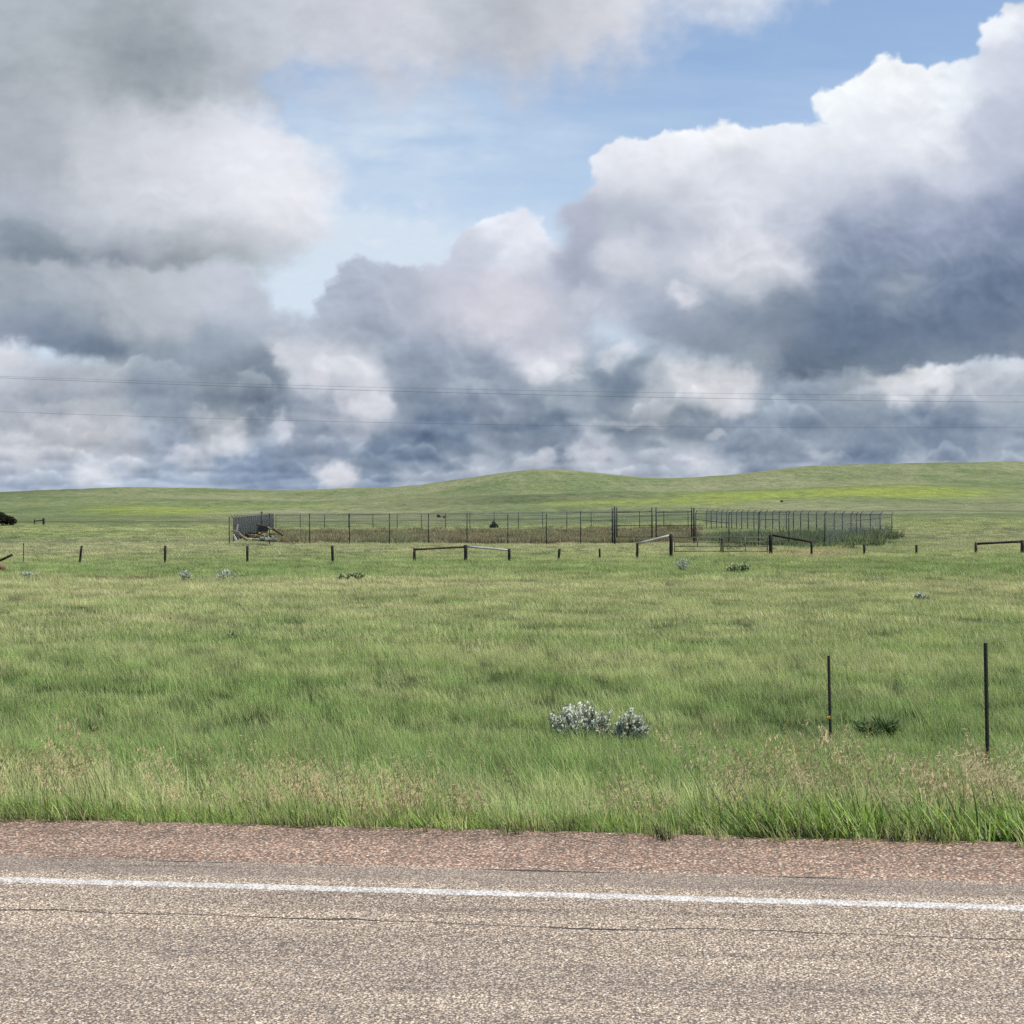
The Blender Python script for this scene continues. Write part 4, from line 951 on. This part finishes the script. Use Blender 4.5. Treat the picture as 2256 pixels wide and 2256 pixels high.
for (px, d, s, lab) in [(966, 432, .8, 'tiny dark shrub on the slope above the back fence, left one of two close together'), (978, 415, .55, 'tiny dark shrub on the slope above the back fence, right one of two close together'),
                        (1722, 585, .75, 'small dark shrub alone on the slope above the right chain link side')]:
    lobed_bush('dark_shrub', gp(px, d), [((0, 0, .5 * s), .6 * s), ((.5 * s, 0, .3 * s), .4 * s), ((-.2 * s, 0, .8 * s), .35 * s)], 300, .3 * s, lab, 'shrub', seed=int(px), trunk=False)

# ---------------------------------------------------------------- pasture fence: posts, braces, gates
DF = 106.0
def stick(mb, p0, p1, r, n=8, rel=None):
    rel = rel or Vector((0, 0, 0)); p0, p1 = Vector(p0) - rel, Vector(p1) - rel
    pts = [p0.lerp(p1, k / 4) for k in range(5)]
    mb.tube(pts, [r * random.uniform(.92, 1.08) for _ in pts], n, jit=.06)
    return mb
def px_post(mb, px, pyt, pyb, d, r, root, pxt=None):
    b = at(px, pyb, d); t = at(pxt if pxt is not None else px, pyt, d); dirn = (t - b).normalized()
    stick(mb, b - dirn * .9, t, r, 9, root)
for (pxt, pyt, pxb, r, lab) in [(180, 1202, 176, .085, 'dark wooden fence post leaning right, the leftmost single post'), (364, 1202, 363.5, .09, 'straight dark wooden post, second single post from the left'),
                                (545, 1203, 545, .09, 'dark wooden post right in front of the junk pile'), (732, 1202, 733, .10, 'stout dark wooden post between the junk pile and the double rail brace'),
                                (1233, 1209, 1231, .09, 'short dark wooden post nearest to the right end of the double rail brace'), (1321, 1208, 1321.5, .075, 'short thin dark wooden post nearest the pale-railed gate brace on its left'),
                                (1904, 1200, 1904, .085, 'short dark wooden post in front of the weeds at the enclosure corner'), (2019, 1200.5, 2019, .085, 'short dark wooden post nearest the rightmost brace on its left')]:
    b = gp(pxb, DF); m = MB(); px_post(m, pxb, pyt, 1236 if pxb < 800 else (1229 if pxb < 1400 else 1214), DF, r, b, pxt)
    tag(m.build('wooden_post', M['dark_wood'], smooth=True, origin=None), lab, 'fence post', 'single wooden posts of the pasture fence').location = b
def brace(posts, rails, label, d=DF, group='rail braces of the pasture fence'):
    b = gp(sum(p[0] for p in posts) / len(posts), d)
    root = empty('fence_brace', b, label, 'fence brace', group)
    for (px, pyt, pyb, r, mt) in posts:
        m = MB(); px_post(m, px, pyt, pyb, d, r, b); m.build('post', M[mt], root, smooth=True)
    for (x0, y0, x1, y1, r, mt) in rails:
        m = MB(); stick(m, at(x0, y0, d), at(x1, y1, d), r, 9, b); o = m.build('rail', M[mt], root, smooth=True)
        if mt == 'pale_wood' and len(rails) > 1: o['label'] = 'bleached pale rail'
brace([(913, 1208, 1232, .095, 'dark_wood'), (1026, 1200.5, 1230, .13, 'dark_wood'), (1122, 1209, 1230, .10, 'dark_wood')],
      [(915, 1210.5, 1022, 1205, .075, 'brown_wood'), (1030, 1204, 1119, 1212, .075, 'pale_wood')], 'double fence brace of three posts with a rail sloping down on each side')
brace([(1404, 1196, 1219, .09, 'dark_wood'), (1478.5, 1177, 1208, .13, 'dark_wood')], [(1406, 1197.5, 1474, 1180, .085, 'pale_wood')], 'gate brace with bleached white rail rising to a tall post left of the pipe gates')
brace([(1698, 1178, 1211, .14, 'dark_wood'), (1788, 1192, 1214, .085, 'dark_wood')], [(1701, 1179, 1787, 1193.5, .08, 'dark_wood')], 'dark gate brace with its rail sloping down to the right of the pipe gates')
brace([(2150, 1195, 1218, .10, 'brown_wood'), (2253, 1190, 1215, .15, 'brown_wood')], [(2152, 1198, 2250, 1193, .085, 'dark_wood')], 'brown fence brace with a near-level rail at the right edge of the picture')
brace([(76, 1144, 1150, .10, 'dark_wood'), (96, 1141.5, 1150.5, .22, 'dark_wood')], [(76, 1148, 94, 1146, .10, 'dark_wood')], 'tiny far-off fence brace beside the evergreen tree at left', 300)
def leaning():
    p0, p1 = at(-40, 1253, DF), at(27, 1222.5, DF); b = gp(-10, DF)
    m = MB(); stick(m, p0, p1, .10, 9, b); o = m.build('fallen_rail', M['dark_wood'], smooth=True); o.location = b
    tag(o, 'dark broken rail leaning up at the left edge of the picture', 'rail')
    d = 92.0; b = gp(2, d); m = MB()
    m.tube([at(-22, 1245, d) - b, at(-6, 1247, d) - b, at(12, 1254, d) - b], [.17, .19, .12], 9, jit=.15)
    o = m.build('fallen_log', M['red_wood'], smooth=True); o.location = b; tag(o, 'reddish broken log end lying in the grass at the left edge', 'log')
leaning()

def pipe_gate(x0, x1, verts, low, label):
    d = DF; b = gp((x0 + x1) / 2, d); root = empty('pipe_gate', b, label, 'gate', 'pair of pipe gates')
    r = .030
    f = MB()
    for x in (x0, x1): f.tube([at(x, 1183, d) - b, at(x, 1216, d) - b], r * 1.1, 7)
    f.tube([at(x0, 1184, d) - b, at(x1, 1184, d) - b], r * 1.1, 7); f.tube([at(x0, 1214.5, d) - b, at(x1, 1214.5, d) - b], r, 7)
    f.build('frame', M['rust_pipe'], root, smooth=True)
    for y in (1194, 1204):
        m = MB(); m.tube([at(x0, y, d) - b, at(x1, y, d) - b], r, 7); m.build('rail', M['rust_pipe'], root, smooth=True)
    for (x, ya, yb) in verts:
        m = MB(); m.tube([at(x, ya, d - .07) - b, at(x, yb, d - .07) - b], r, 7); m.build('upright', M['rust_pipe'], root, smooth=True)
    return root, b
pipe_gate(1486.5, 1587, [(1537, 1184, 1204)], True, 'left leaf of the old pipe gate pair between two wooden braces')
r2, b2 = pipe_gate(1593.5, 1690.5, [(1642, 1184, 1214)], True, 'right leaf of the old pipe gate pair, next to the dark sloping brace')
m = MB()
for k in range(3): m.tube([at(1584, 1185 + k * 1.6, DF - .12) - b2, at(1590, 1188 + k * 2.5, DF - .14) - b2, at(1597, 1184 + k * 2, DF - .12) - b2], .022, 6)
m.tube([at(1590, 1182, DF - .1) - b2, at(1590.5, 1217, DF - .1) - b2], .05, 7)
m.build('latch_chain', M['galv_dark'], r2, smooth=True)

# ---------------------------------------------------------------- chain link enclosure
def run_mesh(mb, P, z0, z1, sp=.075, r=.0034):
    """diamond wires between successive posts P (x, y) with bottom/top heights"""
    for i in range(len(P) - 1):
        a, b_ = Vector(P[i]), Vector(P[i + 1]); L = (b_ - a).length; n = max(2, int(L / sp)); u = (b_ - a) / L
        za0, za1, zb0, zb1 = z0[i], z1[i], z0[i+1], z1[i+1]
        nr = Vector((-u.y, u.x))
        def pt(s, v, o=0.0):
            f = s / L; zl = za0 + (zb0 - za0) * f; zh = za1 + (zb1 - za1) * f
            p = a + u * s + nr * o; return Vector((p.x, p.y, zl + (zh - zl) * v))
        H = ((za1 - za0) + (zb1 - zb0)) / 2
        for sgn in (1, -1):
            s = -H
            while s < L + H:
                e0, e1 = (s, s + H) if sgn > 0 else (s + H, s)
                # clip to panel
                def clip(ea, eb):
                    va, vb = 0.0, 1.0
                    for lim, lo in ((0.0, True), (L, False)):
                        da, db = (ea - lim, eb - lim) if lo else (lim - ea, lim - eb)
                        if da < 0 and db < 0: return None
                        if da < 0 or db < 0:
                            q = da / (da - db); x = ea + (eb - ea) * q; w = va + (vb - va) * q
                            if da < 0: ea, va = x, w
                            else: eb, vb = x, w
                    return ea, va, eb, vb
                c = clip(e0, e1)
                if c:
                    p, q = pt(c[0], c[1], .002 * sgn), pt(c[2], c[3], .002 * sgn); d = (q - p)
                    if d.length > .05:
                        d.normalize(); nn = Vector((nr.x, nr.y, 0)); w = d.cross(nn).normalized()
                        vs = []
                        for base in (p, q):
                            for k in range(3):
                                an = 2 * math.pi * k / 3; vs.append(base + nn * math.cos(an) * r + w * math.sin(an) * r)
                        mb.add(vs, [(0, 1, 4, 3), (1, 2, 5, 4), (2, 0, 3, 5)])
                s += sp
ENC = []
def fence_run(name, label, pts, outward, group='chain link runs of the enclosure', arm=.42, rails=(), mesh=True, pr=.045, top_rail=False, post_mat='galv', wires=3, sp=.075, wr=.0034):
    """pts: (px, d, py_bottom, py_top)"""
    P3 = [(at(px, pb, d), at(px, pt_, d)) for (px, d, pb, pt_) in pts]
    org = gp(pts[len(pts) // 2][0], pts[len(pts) // 2][1])
    root = empty(name, org, label, 'fence', group)
    ov = Vector(outward).normalized()
    tops = []
    for (b_, t_) in P3:
        m = MB(); tip = t_ + Vector((ov.x * arm * .75, ov.y * arm * .75, arm * .66)) if arm else t_
        g = gz(b_.x, b_.y); zb = min(b_.z, g) - .3
        m.tube([Vector((b_.x, b_.y, zb)) - org, t_ - org], pr, 7)
        if arm: m.tube([t_ - org - Vector((0, 0, .02)), tip - org], pr * .75, 6)
        tops.append(tip); m.build('post', M[post_mat], root, smooth=True)
    if mesh:
        m = MB(); run_mesh(m, [(b_.x - org.x, b_.y - org.y) for b_, _ in P3], [max(b_.z, gz(b_.x, b_.y)) - org.z for b_, _ in P3], [t_.z - org.z for _, t_ in P3], sp, wr)
        m.build('chain_link', M['wire'], root)
    if wires and arm:
        m = MB()
        for k in range(wires):
            f = (k + 1) / wires
            m.tube([t_.lerp(tp, f) - org for (b_, t_), tp in zip(P3, tops)], .010, 4, caps=False)
        m.build('barbed_wire', M['wire'], root)
    m = MB(); m.tube([t_ - org - Vector((0, 0, .03)) for _, t_ in P3], .03 if top_rail else .012, 6); m.build('top_rail' if top_rail else 'top_wire', M[post_mat], root, smooth=True)
    for (i0, f0, i1, f1) in rails:
        m = MB(); m.tube([P3[i0][0].lerp(P3[i0][1], f0) - org, P3[i1][0].lerp(P3[i1][1], f1) - org], .028, 6); m.build('brace_rail', M[post_mat], root, smooth=True)
    return root
front_l = [(505, 135, 1194, 1141)] + [(px, 135, 1195, 1134) for px in (594, 682, 770, 858, 944)] + [(1029, 135, 1197, 1133), (1119, 135, 1198, 1136), (1204, 135, 1196, 1135), (1279, 135, 1192, 1129), (1350, 135, 1186, 1129)]
fence_run('chain_link_fence', 'front run of the chain link enclosure, sparse posts before red weeds left of its gates', front_l, (0, -1, 0), rails=[(9, .73, 10, .70)], top_rail=False, sp=.11, wr=.0022, arm=.20)
front_r = [(1533, 136, 1185, 1130), (1606, 132, 1191, 1133), (1671, 128, 1197, 1133), (1738, 124, 1206, 1132), (1817, 124, 1208, 1133), (1887, 138, 1193, 1133), (1965, 150, 1181, 1133)]
fence_run('chain_link_fence', 'front run of the chain link enclosure right of its gates, bowing out over rank weeds', front_r, (.35, -1, 0), rails=[(0, .74, 1, .66), (5, .78, 6, .86)], sp=.11, wr=.0022, arm=.34)
side_px = [1965, 1939, 1917.5, 1896, 1875, 1856, 1838, 1818, 1799, 1781, 1764, 1748, 1732.5, 1717, 1702.5, 1687, 1674, 1661, 1647, 1634, 1623, 1612, 1601, 1590, 1579, 1567, 1556]
# straight line on plan from (39.2,150) to (28.8,215)
def on_line(px, A, B):
    k = (px - 1128) / F
    t_ = (A[0] - k * A[1]) / (k * (B[1] - A[1]) - (B[0] - A[0])); return A[1] + (B[1] - A[1]) * t_
RA, RB = (39.2, 150.0), (28.75, 215.0)
right = []
for q in side_px[1:]:
    d = on_line(q, RA, RB); f = (1965 - q) / (1965 - 1556.0); right.append((q, d, 1181 - 28 * f ** .8, 1133 - 7 * f))
fence_run('chain_link_fence', 'long right side of the chain link enclosure, many close posts with angled tops', right, (1, .15, 0), rails=[(12, .5, 18, .5)], arm=.42, pr=.058, post_mat='galv_dark', sp=.075, wr=.0031)
LA, LB = (-26.3, 135.5), (-43.5, 265.0)
left = []
for k in range(1, 24):
    f = k / 23.0; x = LA[0] + (LB[0] - LA[0]) * f; d = LA[1] + (LB[1] - LA[1]) * f
    q = 1128 + F * x / d; g = (q - 505) / (603 - 505.0); left.append((q, d, 1194 - 31 * g, 1142 - 9 * g))
lr = fence_run('chain_link_fence', 'left side of the chain link enclosure, an edge-on grey screen behind the junk pile', left, (-1, .1, 0), arm=.36, pr=.055, sp=.08, wr=.0036)
back = []
for k in range(0, 18):
    q = 608 + (1556 - 608) * k / 17.75; f = k / 17.0; d = 265 - 50 * f; back.append((q, d, 1163.5 - 9.5 * f, 1135 - 8 * f))
fence_run('chain_link_fence', 'far back run of the chain link enclosure below the hill', back, (0, 1, 0), arm=.25, pr=.06, top_rail=True, sp=.13, wr=.0022)
def thick_post(px, pyt, pyb, d, label, r=.085, grp='heavy gate posts of the enclosure'):
    b = gp(px, d); m = MB(); m.tube([Vector((0, 0, -.5)), at(px, pyt, d) - b], r, 10); m.tube([at(px, pyt, d) - b, at(px, pyt, d) - b + Vector((0, 0, .06))], [r * 1.12, r * .5], 10)
    o = m.build('gate_post', M['galv_dark'], smooth=True); o.location = b; return tag(o, label, 'gate post', grp)
thick_post(1354, 1118.5, 1184, 134.6, 'heavy steel gate post at the left end of the chain link gates'); thick_post(1529, 1120.5, 1184, 134.6, 'heavy steel gate post at the right end of the chain link gates')
thick_post(576.5, 1128, 1165, 178, 'thick dark post standing above the junk pile at the left chain link side', .12, None)
thick_post(1349, 1121, 1184, 135.4, 'thinner steel post touching the left heavy gate post', .06)
def link_gate(x0, x1, label):
    d = 134.6; b = gp((x0 + x1) / 2, d); root = empty('chain_link_gate', b, label, 'gate', 'chain link gates of the enclosure')
    m = MB()
    for x in (x0, x1): m.tube([at(x, 1117.5, d) - b, at(x, 1184, d) - b], .06, 8)
    m.tube([at(x0, 1128.5, d) - b, at(x1, 1127.5, d) - b], .045, 7); m.tube([at(x0, 1183, d) - b, at(x1, 1183, d) - b], .035, 7)
    m.build('frame', M['galv_dark'], root, smooth=True)
    m = MB(); m.tube([at(x0, 1158.5, d) - b, at(x1, 1157.5, d) - b], .035, 7); m.build('mid_rail', M['galv_dark'], root, smooth=True)
    m = MB(); p, q = at(x0, 1183, d) - b, at(x1, 1183, d) - b; h = at(x0, 1128.5, d).z - b.z
    run_mesh(m, [(p.x, p.y), (q.x, q.y)], [p.z, q.z], [h, h], .10, .0024); m.build('chain_link', M['wire'], root)
link_gate(1359, 1436.5, 'left leaf of the tall chain link gates'); link_gate(1445.5, 1524, 'right leaf of the tall chain link gates')

# ---------------------------------------------------------------- junk pile
DJ = 133.0
def plank(p0, p1, th, dep, mat_, label, name='plank', cat='plank', dz=0.0, wid=None, sag=0.0):
    d = DJ + dep; a, b_ = at(p0[0], p0[1], d), at(p1[0], p1[1], d + dz); c = (a + b_) / 2
    k = d / F; ax = (b_ - a); L = ax.length; R = ax.to_track_quat('X', 'Z').to_matrix()
    m = MB(); n = 4; w = wid or .22
    vs = []; fs = []
    for i in range(n + 1):
        u = i / n; o = Vector((L * (u - .5), 0, sag * math.sin(u * math.pi)))
        for (yy, zz) in ((-1, -1), (1, -1), (1, 1), (-1, 1)):
            vs.append(R @ (o + Vector((0, yy * w / 2 * random.uniform(.9, 1.05), zz * th * k / 2 * random.uniform(.8, 1.1)))))
    for i in range(n):
        for q in range(4): fs.append((i*4 + q, i*4 + (q+1) % 4, i*4 + 4 + (q+1) % 4, i*4 + 4 + q))
    fs += [(3, 2, 1, 0), (n*4, n*4 + 1, n*4 + 2, n*4 + 3)]
    m.add(vs, fs); o = m.build(name, M[mat_]); o.location = c; return tag(o, label, cat, 'junk pile by the enclosure corner')
plank((566, 1156.5), (603, 1166), 4.5, 1.0, 'brown_wood', 'long brown slab sloping down across the top of the junk pile', 'wood_slab', 'slab', wid=.7)
plank((600, 1165.5), (623, 1180), 4.0, .4, 'brown_wood', 'bent brown slab end drooping to the right of the junk pile', 'wood_slab', 'slab', wid=.5, sag=.04)
plank((567, 1166), (591, 1169), 12, 1.8, 'charcoal', 'charcoal sheet panel standing under the brown slab', 'sheet_panel', 'panel', wid=.1)
plank((590, 1161.5), (601, 1167), 2.4, .6, 'cream_wood', 'short pale board lying on the brown slab', 'plank', wid=.3)
plank((521.5, 1170), (524.5, 1155), 2.4, .2, 'white_board', 'white board standing nearly upright at the left of the junk pile', wid=.12)
plank((514, 1177), (521.5, 1191), 3.2, -.6, 'white_board', 'whitish board leaning left at the low left end of the junk pile', wid=.3)
plank((511, 1169), (527, 1174), 4.5, -.3, 'tan_wood', 'short tan board at the top left of the junk pile', wid=.5)
plank((524, 1173), (539, 1187), 4.0, -.2, 'tan_wood', 'tan board sloping down to the right in the junk pile', wid=.4)
plank((517, 1177), (524, 1190), 4.0, .1, 'charcoal', 'dark board leaning behind the whitish one', wid=.3)
plank((542, 1187.5), (554, 1188.5), 2.6, -.9, 'cream_wood', 'cream board lying flat before the middle of the junk pile', wid=.4)
plank((548, 1174.5), (575, 1178), 3.0, .5, 'dark_wood', 'dark curved pole lying across the middle of the junk pile', 'pole', 'pole', sag=.05)
plank((541, 1177), (549, 1183), 5.5, .2, 'dark_wood', 'dark short log end left of the red-brown blocks', 'log', 'log', wid=.4)
plank((550.5, 1181), (557, 1181.5), 7.5, -.2, 'red_wood', 'red-brown wooden block, left one of three in the junk pile', 'wood_block', 'block', wid=.35)
plank((558, 1182), (563, 1182), 8.5, -.1, 'tan_wood', 'tan wooden block between two red-brown ones', 'wood_block', 'block', wid=.35)
plank((564, 1182), (572, 1183), 7.5, -.3, 'red_wood', 'red-brown wooden block, right one of three in the junk pile', 'wood_block', 'block', wid=.35)
plank((554, 1189), (575, 1190.5), 2.5, -.7, 'charcoal', 'dark flat board low in the middle of the junk pile', wid=.3)
plank((576, 1173), (583, 1173.5), 3.2, -.2, 'red_wood', 'short pinkish red board under the slab', wid=.3)
plank((587, 1171), (591.5, 1187), 3.4, -.3, 'tan_wood', 'orange tan board leaning under the slab', wid=.2)
plank((581, 1178), (584, 1189), 3.4, -.6, 'blue_grey', 'blue-grey metal piece standing at the right of the junk pile', 'metal_piece', 'scrap metal', wid=.25)
plank((590, 1183), (593.5, 1189), 4.0, -.8, 'white_board', 'small white block at the right foot of the junk pile', 'white_block', 'block', wid=.3)
plank((592, 1176), (606, 1177), 3.5, .1, 'red_wood', 'rusty board under the drooping slab end', wid=.3)
plank((593, 1187.5), (609, 1187), 3.6, -.6, 'blue_grey', 'pale blue-grey metal sheet lying at the right of the junk pile', 'metal_sheet', 'scrap metal', wid=.6)
plank((574, 1191), (607, 1192.5), 2.8, -1.0, 'dark_wood', 'long dark beam along the foot of the junk pile', 'beam', 'beam', wid=.25)
plank((572, 1186), (582, 1189), 4.5, -.4, 'blue_grey', 'crumpled grey metal scrap in front of the red-brown blocks', 'metal_piece', 'scrap metal', wid=.3)

plank((528, 1181), (545, 1190), 3.0, .0, 'charcoal', 'charred dark board sloping below the tan one', wid=.4)
plank((559, 1177), (570, 1172), 2.6, .3, 'brown_wood', 'short brown stick rising to the right behind the blocks', wid=.15)
plank((534, 1172), (531, 1187), 2.6, .4, 'brown_wood', 'brown stake standing behind the tan board', wid=.15)
plank((576, 1180), (598, 1183), 2.6, .0, 'dark_wood', 'dark board level in the shadow under the slab', wid=.3)
# ---------------------------------------------------------------- overhead lines
for (pts, r, lab) in [([(0, 829), (1128, 859.5), (2256, 872)], .0075, 'thin overhead wire, the topmost of the three crossing the clouds'), ([(0, 832.5), (1128, 868.5), (2256, 886)], .0105, 'overhead wire just under the topmost one'),
                      ([(0, 907), (1128, 936), (2256, 941.5)], .008, 'lowest overhead wire, well apart from the other two')]:
    q = [at(px, py, 120.0) for px, py in pts]; (x0, z0), (x1, z1), (x2, z2) = [(p.x, p.z) for p in q]
    m = MB(); line = []
    for k in range(49):
        x = -75 + 150 * k / 48
        z = z0 * (x - x1) * (x - x2) / ((x0 - x1) * (x0 - x2)) + z1 * (x - x0) * (x - x2) / ((x1 - x0) * (x1 - x2)) + z2 * (x - x0) * (x - x1) / ((x2 - x0) * (x2 - x1))
        line.append((x, 120.0, z))
    m.tube(line, r, 5); tag(m.build('power_line', M['cable'], smooth=True), lab, 'power line', 'overhead wires')

# ---------------------------------------------------------------- light, world, camera
SUN_EL, SUN_AZ = 57.0, 96.0
sc = bpy.context.scene
w = bpy.data.worlds.new('World'); sc.world = w; w.use_nodes = True
nt = w.node_tree; bg = nt.nodes['Background']; sky = nt.nodes.new('ShaderNodeTexSky'); sky.sky_type = 'NISHITA'; sky.sun_disc = False
sky.sun_elevation = math.radians(SUN_EL); sky.sun_rotation = math.radians(SUN_AZ); sky.altitude = 900; sky.air_density = 1.0; sky.dust_density = 0.05; sky.ozone_density = 1.0
nt.links.new(sky.outputs[0], bg.inputs[0]); bg.inputs[1].default_value = .15
s = bpy.data.lights.new('sun', 'SUN'); s.energy = 4.6; s.angle = math.radians(.53); s.color = (1.0, .955, .88)
so = bpy.data.objects.new('sun', s); C.objects.link(so)
sd = Vector((math.cos(math.radians(SUN_EL)) * math.sin(math.radians(SUN_AZ)), math.cos(math.radians(SUN_EL)) * math.cos(math.radians(SUN_AZ)), math.sin(math.radians(SUN_EL))))
so.rotation_euler = sd.to_track_quat('Z', 'Y').to_euler(); so.location = sd * 50
cam = bpy.data.cameras.new('camera'); co = bpy.data.objects.new('camera', cam); C.objects.link(co)
co.location = (0, 0, EYE); co.rotation_euler = (math.radians(90), 0, 0); cam.sensor_width = 36; cam.lens = 36 * F / 2256; cam.shift_y = 2 / 2256.0
cam.clip_start = .1; cam.clip_end = 30000
sc.camera = co
sc.view_settings.view_transform = 'Standard'; sc.view_settings.look = 'None'; sc.view_settings.exposure = 0
sc.render.engine = 'CYCLES'
cy = sc.cycles; cy.max_bounces = 6; cy.diffuse_bounces = 3; cy.transparent_max_bounces = 8; cy.use_denoising = False; cy.sample_clamp_indirect = 6
